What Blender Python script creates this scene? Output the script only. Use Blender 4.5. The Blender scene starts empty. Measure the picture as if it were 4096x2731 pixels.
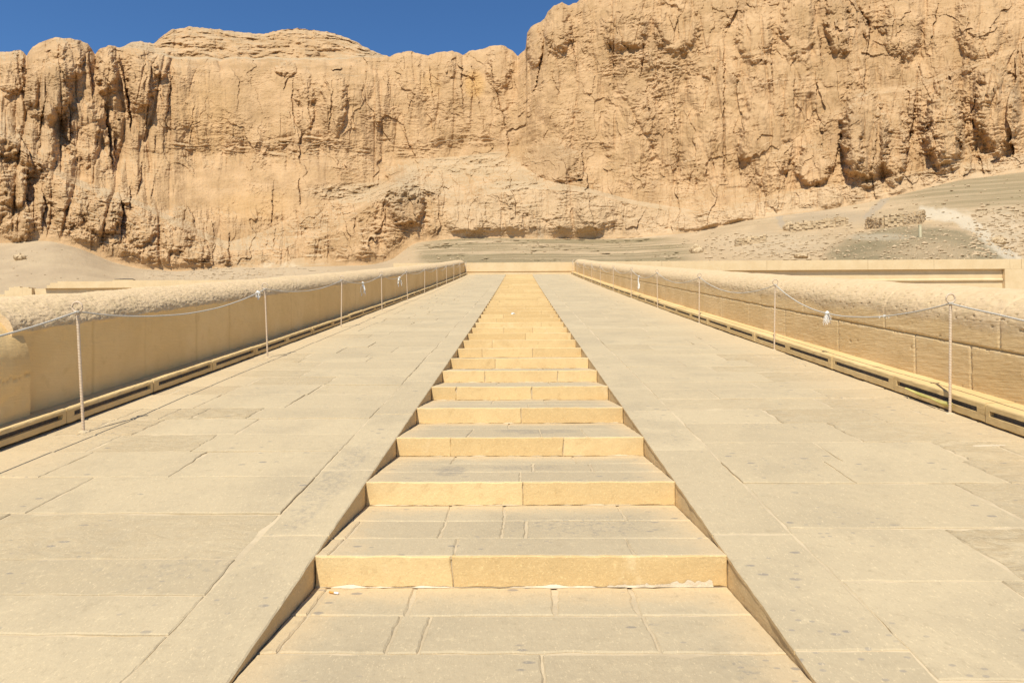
import bpy, bmesh, math, random
import numpy as np
from mathutils import Vector, Matrix
rad = math.radians
random.seed(7)
SC = bpy.context.scene
COL = SC.collection

# ---------------------------------------------------------------- camera, sky, sun, exposure
EYE = 1.435                      # eye above the ramp plane at the camera's foot
cam_d = bpy.data.cameras.new('camera')
cam_d.lens = 24.0; cam_d.sensor_width = 36.0
cam_d.clip_start = 0.05; cam_d.clip_end = 3000
cam = bpy.data.objects.new('camera', cam_d); COL.objects.link(cam)
YAW, PITCH, ROLL = rad(0.62), rad(1.13), rad(0.26)
cam.matrix_world = (Matrix.Translation((0, 0, EYE)) @ Matrix.Rotation(YAW, 4, 'Z')
                    @ Matrix.Rotation(math.pi / 2 + PITCH, 4, 'X') @ Matrix.Rotation(-ROLL, 4, 'Z'))
SC.camera = cam

SUN_DIR = Vector((0.215, 0.69, -1.04)).normalized()     # direction the light travels
SUN_EL = math.asin(-SUN_DIR.z)
world = bpy.data.worlds.new('World'); SC.world = world; world.use_nodes = True
wn = world.node_tree.nodes; wl = world.node_tree.links
sky = wn.new('ShaderNodeTexSky'); sky.sky_type = 'NISHITA'; sky.sun_disc = False
sky.sun_elevation = SUN_EL
sky.sun_rotation = math.atan2(-SUN_DIR.x, -SUN_DIR.y)
sky.altitude = 1500; sky.air_density = 1.0; sky.dust_density = 0.0; sky.ozone_density = 6.0
hs = wn.new('ShaderNodeHueSaturation'); hs.inputs['Saturation'].default_value = 1.12
wl.new(sky.outputs[0], hs.inputs['Color']); wl.new(hs.outputs[0], wn['Background'].inputs[0])
wn['Background'].inputs[1].default_value = 0.104
sun_d = bpy.data.lights.new('sun', 'SUN'); sun_d.energy = 4.4; sun_d.angle = rad(0.53)
sun_d.color = (1.0, 0.94, 0.83)
sun = bpy.data.objects.new('sun', sun_d); COL.objects.link(sun)
sun.rotation_euler = SUN_DIR.to_track_quat('-Z', 'Y').to_euler()
SC.view_settings.view_transform = 'Standard'; SC.view_settings.look = 'None'
SC.view_settings.exposure = 0.38; SC.view_settings.gamma = 1.0

# ---------------------------------------------------------------- numpy noise
def _h(ix, iy, seed):
    h = (ix.astype(np.int64) * 374761393 + iy.astype(np.int64) * 668265263 + seed * 2147483647 + 1013904223) & 0xffffffff
    h = ((h ^ (h >> 13)) * 1274126177) & 0xffffffff
    h = ((h ^ (h >> 16)) * 2246822519) & 0xffffffff
    return h ^ (h >> 15)
def rnd(ix, iy, seed): return (_h(ix, iy, seed) & 0xffffff) / float(0xffffff)
def perlin(x, y, seed=0):
    x = np.asarray(x, float); y = np.asarray(y, float)
    ix = np.floor(x); iy = np.floor(y); fx = x - ix; fy = y - iy
    u = fx * fx * fx * (fx * (fx * 6 - 15) + 10); v = fy * fy * fy * (fy * (fy * 6 - 15) + 10)
    def g(ox, oy):
        a = rnd(ix + ox, iy + oy, seed) * (2 * np.pi)
        return np.cos(a) * (fx - ox) + np.sin(a) * (fy - oy)
    a = g(0, 0); b = g(1, 0); c = g(0, 1); d = g(1, 1)
    return 1.5 * ((a + (b - a) * u) * (1 - v) + (c + (d - c) * u) * v)
def fbm(x, y, seed=0, octs=4, gain=0.5):
    s = 0; a = 1.0; f = 1.0
    for i in range(octs):
        s = s + a * perlin(x * f, y * f, seed + i * 17); a *= gain; f *= 2.03
    return s
def ridged(x, y, seed=0, octs=4):
    s = 0; a = 1.0; f = 1.0
    for i in range(octs):
        s = s + a * (1 - np.abs(perlin(x * f, y * f, seed + i * 31)) * 1.6); a *= 0.5; f *= 2.1
    return s / 1.9
def worley(x, y, seed=0):
    ix = np.floor(x); iy = np.floor(y)
    f1 = np.full(x.shape, 9.0); f2 = np.full(x.shape, 9.0); cid = np.zeros(x.shape)
    for ox in (-1, 0, 1):
        for oy in (-1, 0, 1):
            cx = ix + ox; cy = iy + oy
            d = np.hypot(cx + rnd(cx, cy, seed) - x, cy + rnd(cx, cy, seed + 5) - y)
            r = rnd(cx, cy, seed + 9)
            near = d < f1
            f2 = np.where(near, f1, np.minimum(f2, d)); cid = np.where(near, r, cid); f1 = np.where(near, d, f1)
    return f1, f2, cid
def facet(x, y, seed=0):
    """every cell a tilted plane of its own: crisp fractured faces"""
    ix = np.floor(x); iy = np.floor(y); best = np.full(x.shape, 9.0); out = np.zeros(x.shape)
    for ox in (-1, 0, 1):
        for oy in (-1, 0, 1):
            cx = ix + ox; cy = iy + oy
            dx = x - cx - rnd(cx, cy, seed); dy = y - cy - rnd(cx, cy, seed + 5)
            d = np.maximum(np.abs(dx) * 1.1 + 0.25 * dy, np.abs(dy)) + 0.25 * np.hypot(dx, dy)
            near = d < best
            v = (rnd(cx, cy, seed + 9) - 0.5) + dx * (rnd(cx, cy, seed + 11) - 0.5) * 1.6 + dy * (rnd(cx, cy, seed + 13) - 0.35) * 1.0
            out = np.where(near, v, out); best = np.where(near, d, best)
    return out
def sstep(a, b, x):
    t = np.clip((x - a) / (b - a), 0, 1); return t * t * (3 - 2 * t)

# ---------------------------------------------------------------- objects and tags
def tag(o, label=None, cat=None, group=None, kind=None):
    if label: o['label'] = label
    if cat: o['category'] = cat
    if group: o['group'] = group
    if kind: o['kind'] = kind
    return o
def empty(name, loc=(0, 0, 0)):
    o = bpy.data.objects.new(name, None); o.location = loc; o.empty_display_size = 0.1
    COL.objects.link(o); return o
def link(name, me, parent=None, mats=()):
    o = bpy.data.objects.new(name, me); COL.objects.link(o)
    for m in mats: me.materials.append(m)
    if parent:
        o.parent = parent
        o.matrix_parent_inverse = Matrix.Translation(-Vector(parent.location))
    return o
def mesh_np(name, verts, quads, smooth=False, attrs=None, matidx=None):
    me = bpy.data.meshes.new(name)
    v = np.ascontiguousarray(verts, dtype=np.float32).reshape(-1, 3); q = np.ascontiguousarray(quads, dtype=np.int32)
    me.vertices.add(len(v)); me.vertices.foreach_set('co', v.ravel())
    k = q.shape[1]
    me.loops.add(q.size); me.loops.foreach_set('vertex_index', q.ravel())
    me.polygons.add(len(q)); me.polygons.foreach_set('loop_start', np.arange(0, q.size, k, dtype=np.int32))
    if matidx is not None: me.polygons.foreach_set('material_index', np.asarray(matidx, dtype=np.int32))
    me.polygons.foreach_set('use_smooth', np.full(len(q), smooth, dtype=bool))
    me.update(calc_edges=True); me.validate()
    for nm, arr in (attrs or {}).items():
        a = me.color_attributes.new(nm, 'FLOAT_COLOR', 'POINT')
        c = np.ones((len(v), 4), dtype=np.float32); c[:, :arr.shape[-1]] = arr.reshape(len(v), -1)
        a.data.foreach_set('color', c.ravel())
    return me
def grid_quads(nr, nc, wrap=False, flip=False):
    i = np.arange(nr - 1)[:, None] * nc; j = np.arange(nc if wrap else nc - 1)[None, :]; j2 = (j + 1) % nc
    q = np.stack([i + j, i + j2, i + nc + j2, i + nc + j], -1).reshape(-1, 4)
    return q[:, ::-1] if flip else q
class MB:                                                # collects polygons for one mesh
    def __init__(s): s.v = []; s.f = []; s.m = []; s.c = []
    def add(s, vs, fs, m=0, tone=(0.5, 0.0, 0.0)):
        b = len(s.v); s.v += [tuple(p) for p in vs]; s.f += [tuple(b + i for i in f) for f in fs]
        s.m += [m] * len(fs); s.c += [tone] * len(vs)
    def box(s, x0, x1, y0, y1, z0, z1, m=0, tone=(0.5, 0.0, 0.0)):
        s.add([(x0, y0, z0), (x1, y0, z0), (x1, y1, z0), (x0, y1, z0), (x0, y0, z1), (x1, y0, z1), (x1, y1, z1), (x0, y1, z1)],
              [(0, 3, 2, 1), (4, 5, 6, 7), (0, 1, 5, 4), (1, 2, 6, 5), (2, 3, 7, 6), (3, 0, 4, 7)], m, tone)
    def build(s, name, mats, parent=None, smooth=False):
        me = bpy.data.meshes.new(name); me.from_pydata(s.v, [], s.f); me.update()
        me.polygons.foreach_set('material_index', np.array(s.m, dtype=np.int32))
        me.polygons.foreach_set('use_smooth', np.full(len(s.f), smooth, dtype=bool))
        a = me.color_attributes.new('tone', 'FLOAT_COLOR', 'POINT')
        c = np.ones((len(s.v), 4), dtype=np.float32); c[:, :3] = np.array(s.c, dtype=np.float32); a.data.foreach_set('color', c.ravel())
        return link(name, me, parent, mats)
def tube_np(pts, r, sides=8, lobes=0, lobe_amp=0.0, twist=0.0):
    """tube along a polyline, as vertex array and quads; optional twisted strands"""
    p = np.array(pts, float); n = len(p)
    t = np.gradient(p, axis=0); t /= np.linalg.norm(t, axis=1)[:, None]
    up = np.array([0, 0, 1.0]) if abs(t[n // 2, 2]) < 0.9 else np.array([1.0, 0, 0])
    a = np.cross(t, up); a /= np.linalg.norm(a, axis=1)[:, None]; b = np.cross(t, a)
    s = np.concatenate([[0], np.cumsum(np.linalg.norm(np.diff(p, axis=0), axis=1))])
    th = np.linspace(0, 2 * np.pi, sides, endpoint=False)
    rr = np.broadcast_to(np.asarray(r, float).reshape(-1, 1), (n, 1)) * np.ones((n, sides))
    if lobes: rr = rr * (1 + lobe_amp * np.abs(np.cos(lobes * 0.5 * (th[None, :] - twist * s[:, None]))) - lobe_amp * 0.5)
    v = p[:, None, :] + rr[..., None] * (np.cos(th)[None, :, None] * a[:, None, :] + np.sin(th)[None, :, None] * b[:, None, :])
    q = grid_quads(n, sides, wrap=True)
    return v.reshape(-1, 3), q
def tube_obj(name, pts, r, mat, parent=None, sides=8, **kw):
    v, q = tube_np(pts, r, sides, **kw)
    caps_v = np.array([pts[0], pts[-1]], float); n = len(v)
    me = bpy.data.meshes.new(name)
    fs = [tuple(f) for f in q.tolist()]
    for j in range(sides):
        fs.append((n, (j + 1) % sides, j)); fs.append((n + 1, n - sides + j, n - sides + (j + 1) % sides))
    me.from_pydata(np.vstack([v, caps_v]).tolist(), [], fs); me.update()
    me.polygons.foreach_set('use_smooth', np.full(len(fs), True, dtype=bool))
    return link(name, me, parent, [mat])

TREAD = 1.10; Y_N1 = 3.337; HALF = 1.0                     # stair tread depth, first nose, half width
# ---------------------------------------------------------------- materials
class NT:
    def __init__(s, name, rough=0.9, spec=0.2):
        s.m = bpy.data.materials.new(name); s.m.use_nodes = True; s.t = s.m.node_tree
        s.b = s.t.nodes['Principled BSDF']; s.b.inputs['Roughness'].default_value = rough
        s.b.inputs['Specular IOR Level'].default_value = spec
        s.co = s.t.nodes.new('ShaderNodeTexCoord').outputs['Object']; s.h = None
    def n(s, ty, **kw):
        d = s.t.nodes.new(ty)
        for k, v in kw.items(): setattr(d, k, v)
        return d
    def put(s, sock, v):
        if isinstance(v, bpy.types.NodeSocket): s.t.links.new(v, sock)
        else: sock.default_value = v
    def map(s, scale=(1, 1, 1), rot=(0, 0, 0), src=None):
        d = s.n('ShaderNodeMapping'); d.inputs['Scale'].default_value = scale; d.inputs['Rotation'].default_value = rot
        s.t.links.new(src or s.co, d.inputs['Vector']); return d.outputs[0]
    def noise(s, scale, detail=4, rough=0.55, vec=None, dist=0.0):
        d = s.n('ShaderNodeTexNoise'); d.inputs['Scale'].default_value = scale; d.inputs['Detail'].default_value = detail
        d.inputs['Roughness'].default_value = rough; d.inputs['Distortion'].default_value = dist
        s.t.links.new(vec or s.co, d.inputs['Vector']); return d.outputs[0]
    def voro(s, scale, feature='F1', vec=None, out='Distance', rand=1.0):
        d = s.n('ShaderNodeTexVoronoi', feature=feature, voronoi_dimensions='2D'); d.inputs['Scale'].default_value = scale
        d.inputs['Randomness'].default_value = rand
        s.t.links.new(vec or s.co, d.inputs['Vector']); return d.outputs[out]
    def ramp(s, v, a, b, ca=0.0, cb=1.0):
        d = s.n('ShaderNodeMapRange', interpolation_type='SMOOTHSTEP')
        s.put(d.inputs[0], v); d.inputs[1].default_value = a; d.inputs[2].default_value = b
        d.inputs[3].default_value = ca; d.inputs[4].default_value = cb; return d.outputs[0]
    def math(s, op, a, b=0.0):
        d = s.n('ShaderNodeMath', operation=op); s.put(d.inputs[0], a); s.put(d.inputs[1], b); return d.outputs[0]
    def mix(s, f, a, b, blend='MIX'):
        d = s.n('ShaderNodeMix', data_type='RGBA', blend_type=blend); s.put(d.inputs[0], f)
        for sock, v in ((d.inputs[6], a), (d.inputs[7], b)):
            s.put(sock, v if isinstance(v, bpy.types.NodeSocket) else (*v, 1.0))
        return d.outputs[2]
    def attr(s, name):
        d = s.n('ShaderNodeAttribute', attribute_name=name); x = s.n('ShaderNodeSeparateColor'); s.t.links.new(d.outputs[0], x.inputs[0])
        return x.outputs[0], x.outputs[1], x.outputs[2]
    def pos(s):
        x = s.n('ShaderNodeSeparateXYZ'); s.t.links.new(s.co, x.inputs[0]); return x.outputs
    def blob(s, x0, y0, rx, ry):
        o = s.pos(); dx = s.math('DIVIDE', s.math('SUBTRACT', o[0], x0), rx); dy = s.math('DIVIDE', s.math('SUBTRACT', o[1], y0), ry)
        return s.math('ADD', s.math('MULTIPLY', dx, dx), s.math('MULTIPLY', dy, dy))
    def normal_z(s):
        g = s.n('ShaderNodeNewGeometry'); x = s.n('ShaderNodeSeparateXYZ'); s.t.links.new(g.outputs['Normal'], x.inputs[0]); return x.outputs[2]
    def bump(s, height, strength=0.5, dist=0.01):
        d = s.n('ShaderNodeBump'); d.inputs['Strength'].default_value = strength; d.inputs['Distance'].default_value = dist
        s.t.links.new(height, d.inputs['Height'])
        if s.h: s.t.links.new(s.h, d.inputs['Normal'])
        s.h = d.outputs[0]
    def done(s, col):
        s.put(s.b.inputs['Base Color'], col if isinstance(col, bpy.types.NodeSocket) else (*col, 1.0))
        if s.h: s.t.links.new(s.h, s.b.inputs['Normal'])
        return s.m

def mat_rock():
    k = NT('cliff_rock')
    big = k.noise(0.035, 6, 0.6, dist=0.6); mid = k.noise(0.22, 6, 0.62); fine = k.noise(1.6, 6, 0.65)
    streak = k.noise(1.0, 5, 0.6, vec=k.map((0.28, 0.28, 0.03)))
    strata = k.noise(1.0, 5, 0.6, vec=k.map((0.03, 0.03, 0.55)))
    c = k.mix(k.ramp(big, 0.32, 0.68), (0.378, 0.236, 0.108), (0.468, 0.297, 0.142))
    c = k.mix(k.ramp(mid, 0.35, 0.72), c, (0.54, 0.35, 0.178))
    c = k.mix(k.math('MULTIPLY', k.ramp(streak, 0.50, 0.68), 0.45), c, (0.335, 0.205, 0.098))
    c = k.mix(k.math('MULTIPLY', k.ramp(strata, 0.55, 0.70), 0.35), c, (0.55, 0.37, 0.20))
    c = k.mix(k.math('MULTIPLY', k.ramp(fine, 0.55, 0.70), 0.45), c, (0.33, 0.20, 0.098))
    c = k.mix(k.math('MULTIPLY', k.ramp(fine, 0.46, 0.30), 0.30), c, (0.56, 0.385, 0.20))
    r, g, b = k.attr('tone')                                  # r sand and scree, g pale chalk, b ochre scars and varnish
    c = k.mix(k.math('MULTIPLY', k.ramp(b, 0.5, 1.0), 0.8), c, (0.52, 0.31, 0.115))
    c = k.mix(k.math('MULTIPLY', k.ramp(b, 0.5, 0.0), 0.6), c, (0.27, 0.18, 0.095))
    sand = k.mix(k.ramp(mid, 0.35, 0.7), (0.46, 0.35, 0.205), (0.52, 0.395, 0.235))
    dusty = k.ramp(k.normal_z(), 0.74, 0.93)
    c = k.mix(k.math('MULTIPLY', dusty, 0.7), c, sand)
    c = k.mix(g, c, (0.58, 0.45, 0.28))
    c = k.mix(r, c, sand)
    k.bump(mid, 0.5, 0.7); k.bump(fine, 0.7, 0.28); k.bump(k.noise(6, 4, 0.7), 0.5, 0.08)
    return k.done(c)

def mat_scree(name, a, b, olive):
    k = NT(name)
    mid = k.noise(0.22, 6, 0.6); fine = k.noise(1.7, 6, 0.7)
    r, g, bl = k.attr('tone')                                 # r olive strata, g pale stones, b tan
    c = k.mix(k.ramp(mid, 0.35, 0.68), a, b)
    st = k.noise(1.0, 5, 0.65, vec=k.map((0.025, 0.025, 1.5)))
    c = k.mix(k.math('MULTIPLY', r, k.ramp(st, 0.40, 0.56)), c, olive)
    c = k.mix(k.math('MULTIPLY', r, k.ramp(st, 0.62, 0.70, 0.0, 0.5)), c, (0.53, 0.415, 0.25))
    o1, o2, o3 = k.attr('zone')                               # r olive rubble, g pale track, b grey gully wash
    c = k.mix(k.math('MULTIPLY', o1, k.ramp(mid, 0.30, 0.60, 0.55, 1.0)), c, (0.215, 0.172, 0.092))
    c = k.mix(o3, c, (0.34, 0.275, 0.19))
    c = k.mix(o2, c, (0.52, 0.435, 0.30))
    c = k.mix(bl, c, (0.46, 0.33, 0.185))
    c = k.mix(k.math('MULTIPLY', g, k.ramp(fine, 0.45, 0.6, 0.3, 1.0)), c, (0.55, 0.455, 0.31))
    c = k.mix(k.math('MULTIPLY', k.ramp(fine, 0.58, 0.72), 0.4), c, (0.30, 0.235, 0.15))
    k.bump(fine, 0.5, 0.25)
    return k.done(c)

def stone_base(name, lo, hi, dirt, spots=0.6, fine_bump=0.6, joint=None, directional=False):
    """dressed stone slab: per slab tone (tone attribute), grime blotches, grey spots, fine chisel grain"""
    k = NT(name, rough=0.88)
    r, g, b = k.attr('tone')                                  # r slab tone, g worn layered stone, b repair or stain
    blot = k.noise(1.3, 6, 0.6, dist=0.5); mid = k.noise(5.5, 6, 0.65); fine = k.noise(60, 5, 0.7)
    strokes = k.noise(1.0, 4, 0.7, vec=k.map((42, 9, 42), (0, 0, 0.5)))
    c = k.mix(r, lo, hi)
    c = k.mix(k.math('MULTIPLY', k.ramp(blot, 0.42, 0.70), 0.75), c, dirt)
    c = k.mix(k.math('MULTIPLY', k.ramp(mid, 0.55, 0.75), 0.35), c, dirt)
    c = k.mix(k.math('MULTIPLY', k.ramp(mid, 0.44, 0.28), 0.30), c, hi)
    c = k.mix(k.math('MULTIPLY', k.ramp(strokes, 0.60, 0.72), 0.35), c, (min(1, hi[0] * 1.15), hi[1] * 1.14, hi[2] * 1.12))
    layer = k.noise(1.0, 6, 0.72, vec=k.map((3.2, 6, 20)), dist=2.5)
    c = k.mix(k.math('MULTIPLY', g, k.ramp(layer, 0.40, 0.62)), c, (0.42, 0.315, 0.175))
    c = k.mix(k.math('MULTIPLY', g, k.ramp(layer, 0.62, 0.70, 0, 0.8)), c, (0.56, 0.43, 0.25))
    if name == 'ramp_paving_stone':                           # blown sand lying along the foot of the curbs
        px_, py_, pz_ = k.pos()
        ax = k.math('ADD', k.math('ABSOLUTE', px_), k.math('MULTIPLY', k.math('SUBTRACT', blot, 0.5), 1.6))
        c = k.mix(k.ramp(ax, 2.9, 3.9, 0, 0.75), c, (0.55, 0.42, 0.245))
    if name == 'tread_stone':                                 # sand swept against the risers and into the corners
        px_, py_, pz_ = k.pos()
        fr = k.math('FRACT', k.math('ADD', k.math('DIVIDE', k.math('SUBTRACT', py_, Y_N1), TREAD), 20.0))
        wob = k.math('MULTIPLY', k.math('SUBTRACT', mid, 0.5), 0.5)
        a1 = k.ramp(k.math('ADD', fr, wob), 0.70, 0.97); a2 = k.ramp(k.math('ADD', k.math('ABSOLUTE', px_), wob), 0.72, 0.98)
        c = k.mix(k.math('MULTIPLY', k.math('MAXIMUM', a1, a2), 0.8), c, (0.58, 0.435, 0.245))
    if name == 'riser_stone':                                 # pale scuffed limewash and rubbed patches
        sc = k.noise(2.6, 6, 0.72, dist=0.8)
        c = k.mix(k.ramp(sc, 0.56, 0.70, 0, 0.55), c, (0.73, 0.56, 0.31))
        c = k.mix(k.ramp(sc, 0.42, 0.30, 0, 0.5), c, (0.50, 0.345, 0.155))
    m2 = k.noise(17, 5, 0.7)
    c = k.mix(k.ramp(m2, 0.54, 0.72, 0, 0.45), c, (dirt[0] * 0.85, dirt[1] * 0.83, dirt[2] * 0.8))
    c = k.mix(k.ramp(m2, 0.44, 0.28, 0, 0.45), c, (hi[0] * 1.16, hi[1] * 1.16, hi[2] * 1.14))
    if spots:                                                  # gum and oil spots, each with a shape of its own
        d = k.voro(3.3, vec=k.map((1, 2.0, 1)))
        size = k.noise(9, 2, 0.5); wob = k.math('ADD', d, k.math('MULTIPLY', size, 0.20))
        sel = k.ramp(k.noise(1.9, 2, 0.5), 0.55, 0.60)
        c = k.mix(k.math('MULTIPLY', k.math('MULTIPLY', k.ramp(wob, 0.195, 0.150), sel), spots), c, (0.20, 0.18, 0.16))
        d2 = k.voro(7.0, vec=k.map((1, 1.6, 1)))
        sel2 = k.ramp(k.noise(1.3, 3, 0.6), 0.55, 0.62)
        c = k.mix(k.math('MULTIPLY', k.math('MULTIPLY', k.ramp(d2, 0.10, 0.07), sel2), spots * 0.8), c, (0.24, 0.21, 0.18))
    c = k.mix(k.math('MULTIPLY', k.ramp(fine, 0.60, 0.78), 0.28), c, (dirt[0] * 0.7, dirt[1] * 0.68, dirt[2] * 0.66))
    fleck = k.noise(1.0, 3, 0.75, vec=k.map((95, 40, 95), (0, 0, -0.4)))
    c = k.mix(k.math('MULTIPLY', k.ramp(fleck, 0.58, 0.68), 0.55), c, (min(1, hi[0] * 1.32), hi[1] * 1.30, hi[2] * 1.26))
    c = k.mix(k.math('MULTIPLY', k.ramp(fleck, 0.40, 0.30), 0.35), c, (dirt[0] * 0.72, dirt[1] * 0.68, dirt[2] * 0.62))
    stain = k.noise(26, 4, 0.7)
    marks = {'ramp_paving_stone': [(-1.21, 4.5, 0.13, 1.15, 0.42, 0.66, 0.38), (-1.55, 3.2, 0.5, 0.16, 0.52, 0.62, 0.25), (1.95, 4.7, 0.10, 0.45, 0.50, 0.66, 0.3), (2.3, 5.9, 0.6, 0.25, 0.54, 0.64, 0.35)],
             'tread_stone': [(0.12, 5.95, 0.42, 0.22, 0.25, 0.62, 0.45), (-0.50, 4.85, 0.13, 0.22, 0.30, 0.62, 0.5), (0.0, 4.98, 0.35, 0.12, 0.36, 0.64, 0.35), (0.80, 2.5, 0.10, 0.16, 0.52, 0.64, 0.4), (0.35, 3.9, 0.5, 0.25, 0.52, 0.60, 0.4)]}.get(name, [])
    for x0, y0, rx, ry, t0, t1, amt in marks:                 # spilt water, grime and soot with their own outlines
        e = k.math('ADD', k.math('SUBTRACT', 1.0, k.blob(x0, y0, rx, ry)), k.math('MULTIPLY', k.math('SUBTRACT', mid, 0.5), 2.2))
        c = k.mix(k.math('MULTIPLY', k.math('MULTIPLY', k.ramp(e, 0.0, 0.8), k.ramp(stain, t0, t1)), amt), c, (0.20, 0.18, 0.155))
    k.bump(mid, 0.4 * fine_bump, 0.025); k.bump(strokes, 0.7 * fine_bump, 0.008); k.bump(fine, 0.6 * fine_bump, 0.006)
    k.bump(k.math('MULTIPLY', g, layer), 0.9, 0.03)
    return k.done(c)

M_rock = mat_rock()
M_scree = mat_scree('grey_scree', (0.43, 0.31, 0.175), (0.51, 0.37, 0.212), (0.205, 0.155, 0.072))
M_sand = mat_scree('pale_sand', (0.40, 0.295, 0.175), (0.455, 0.34, 0.20), (0.33, 0.25, 0.145))
M_slab = stone_base('ramp_paving_stone', (0.445, 0.353, 0.213), (0.53, 0.424, 0.257), (0.41, 0.33, 0.205))
M_tread = stone_base('tread_stone', (0.44, 0.35, 0.213), (0.52, 0.418, 0.255), (0.41, 0.33, 0.205), spots=0.6)
M_riser = stone_base('riser_stone', (0.60, 0.42, 0.19), (0.71, 0.52, 0.255), (0.56, 0.39, 0.18), spots=0.0, fine_bump=0.5)
M_side = stone_base('cut_side_stone', (0.58, 0.42, 0.21), (0.66, 0.49, 0.26), (0.50, 0.355, 0.175), spots=0.0)
M_plaster = stone_base('pale_plaster', (0.62, 0.52, 0.36), (0.70, 0.60, 0.44), (0.56, 0.45, 0.29), spots=0.0)

def mat_mortar():
    k = NT('joint_mortar')
    a = k.noise(3.0, 5, 0.65); f = k.noise(40, 4, 0.7)
    c = k.mix(k.ramp(a, 0.40, 0.62), (0.58, 0.46, 0.285), (0.48, 0.38, 0.235))
    c = k.mix(k.math('MULTIPLY', k.ramp(a, 0.62, 0.74), 0.5), c, (0.40, 0.30, 0.18))
    k.bump(f, 0.6, 0.006)
    return k.done(c)
M_mortar = mat_mortar()

def mat_wall(name, lo, hi, stain, stroke_scale, course=False):
    k = NT(name)
    r, g, b = k.attr('tone')                                  # r coping, g joint or stain, b chips
    blot = k.noise(1.1, 6, 0.6); mid = k.noise(7, 6, 0.65); fine = k.noise(70, 5, 0.7)
    strokes = k.noise(1.0, 5, 0.7, vec=k.map(stroke_scale, (0.14, 0, 0)))
    c = k.mix(k.ramp(blot, 0.35, 0.68), lo, hi)
    c = k.mix(k.math('MULTIPLY', k.ramp(mid, 0.52, 0.74), 0.4), c, stain)
    c = k.mix(k.math('MULTIPLY', k.ramp(strokes, 0.56, 0.70), 0.4), c, (hi[0] * 1.12, hi[1] * 1.1, hi[2] * 1.08))
    c = k.mix(r, c, (0.65, 0.475, 0.27))
    c = k.mix(k.math('MULTIPLY', k.math('MULTIPLY', r, k.ramp(mid, 0.40, 0.65)), 0.45), c, (0.54, 0.40, 0.205))
    c = k.mix(k.math('MULTIPLY', g, 0.7), c, stain)
    c = k.mix(b, c, (0.68, 0.53, 0.32))
    if 'smooth' in name:
        pk = k.noise(1.0, 3, 0.7, vec=k.map((44, 44, 60)), dist=1.0)
        k.bump(k.math('MULTIPLY', r, k.ramp(pk, 0.30, 0.66)), 0.5, 0.0045)
    k.bump(mid, 0.4, 0.015); k.bump(strokes, 0.9 if 'chis' in name else 0.6, 0.016 if 'chis' in name else 0.008); k.bump(fine, 0.5, 0.004)
    return k.done(c)
M_wall_l = mat_wall('smooth_balustrade_stone', (0.77, 0.525, 0.225), (0.83, 0.585, 0.27), (0.62, 0.40, 0.16), (10, 4, 50))
M_wall_r = mat_wall('chiselled_balustrade_stone', (0.68, 0.475, 0.225), (0.75, 0.54, 0.275), (0.52, 0.345, 0.15), (7, 3.5, 42))
M_curb = mat_wall('curb_stone', (0.61, 0.435, 0.195), (0.68, 0.495, 0.235), (0.50, 0.345, 0.155), (20, 6, 30))
M_terr = mat_wall('terrace_limestone', (0.64, 0.475, 0.26), (0.69, 0.525, 0.30), (0.56, 0.39, 0.19), (2, 2, 9))

def mat_plain(name, c1, c2, scale=30, rough=0.8, bump=0.3, spec=0.25):
    k = NT(name, rough, spec); n = k.noise(scale, 4, 0.6)
    k.bump(n, bump, 0.002); return k.done(k.mix(k.ramp(n, 0.35, 0.65), c1, c2))
M_dark = mat_plain('slot_grille_dark', (0.07, 0.06, 0.05), (0.12, 0.10, 0.08), 25, 0.6)
M_post = mat_plain('cream_painted_steel', (0.56, 0.43, 0.285), (0.63, 0.49, 0.34), 40, 0.55)
M_rope = mat_plain('pale_rope', (0.46, 0.41, 0.32), (0.58, 0.52, 0.42), 90, 0.95, 0.8)
M_rag = mat_plain('white_rag', (0.66, 0.63, 0.55), (0.76, 0.73, 0.66), 60, 0.9)
M_yellow = mat_plain('yellowed_plastic', (0.46, 0.40, 0.11), (0.58, 0.50, 0.17), 12, 0.5)
M_tan = mat_plain('tan_foil', (0.42, 0.28, 0.14), (0.52, 0.36, 0.18), 9, 0.6)
M_orange = mat_plain('filter_paper', (0.62, 0.30, 0.07), (0.70, 0.36, 0.10), 300, 0.8)
M_white = mat_plain('white_paper', (0.78, 0.77, 0.73), (0.85, 0.84, 0.80), 40, 0.8)
M_steel = mat_plain('dark_steel', (0.09, 0.075, 0.06), (0.16, 0.13, 0.10), 30, 0.7)
M_marker = mat_plain('pale_marker_paint', (0.55, 0.48, 0.29), (0.62, 0.55, 0.35), 6, 0.7)
M_drywall = mat_plain('dry_wall_stone', (0.50, 0.37, 0.21), (0.58, 0.435, 0.255), 1.2, 0.95)
M_ground = mat_scree('sandy_ground', (0.45, 0.36, 0.24), (0.51, 0.41, 0.27), (0.36, 0.29, 0.18))

# ---------------------------------------------------------------- geometry of the place
F = 1568.0
def zr(y): return 0.1385 * y + 0.000139 * y * y           # height of the ramp surface
def ray(px, py):                                            # photo pixel (2352 wide) -> X/Y and Z/Y slopes
    py = py - 0.0045 * (1193.0 - px)
    return (px - 1193.0) / F, (815.0 - py) / F
def at(px, py, Y):
    a, b = ray(px, py); return Vector((a * Y, Y, EYE + b * Y))
Y_TOP = 52.0

# ground sheet
def plane(name, x0, x1, y0, y1, z, mat, nx=2, ny=2, kind='structure'):
    xs = np.linspace(x0, x1, nx); ys = np.linspace(y0, y1, ny); X, Yg = np.meshgrid(xs, ys)
    V = np.stack([X, Yg, np.full_like(X, z)], -1)
    o = link(name, mesh_np(name, V, grid_quads(ny, nx)), None, [mat]); tag(o, kind=kind); return o
plane('ground', -1500, 1500, -1500, 1500, -0.75, M_ground, 4, 4)
plane('upper_terrace', -92, 92, 52.9, 90, 6.15, M_ground, 8, 8)

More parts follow.
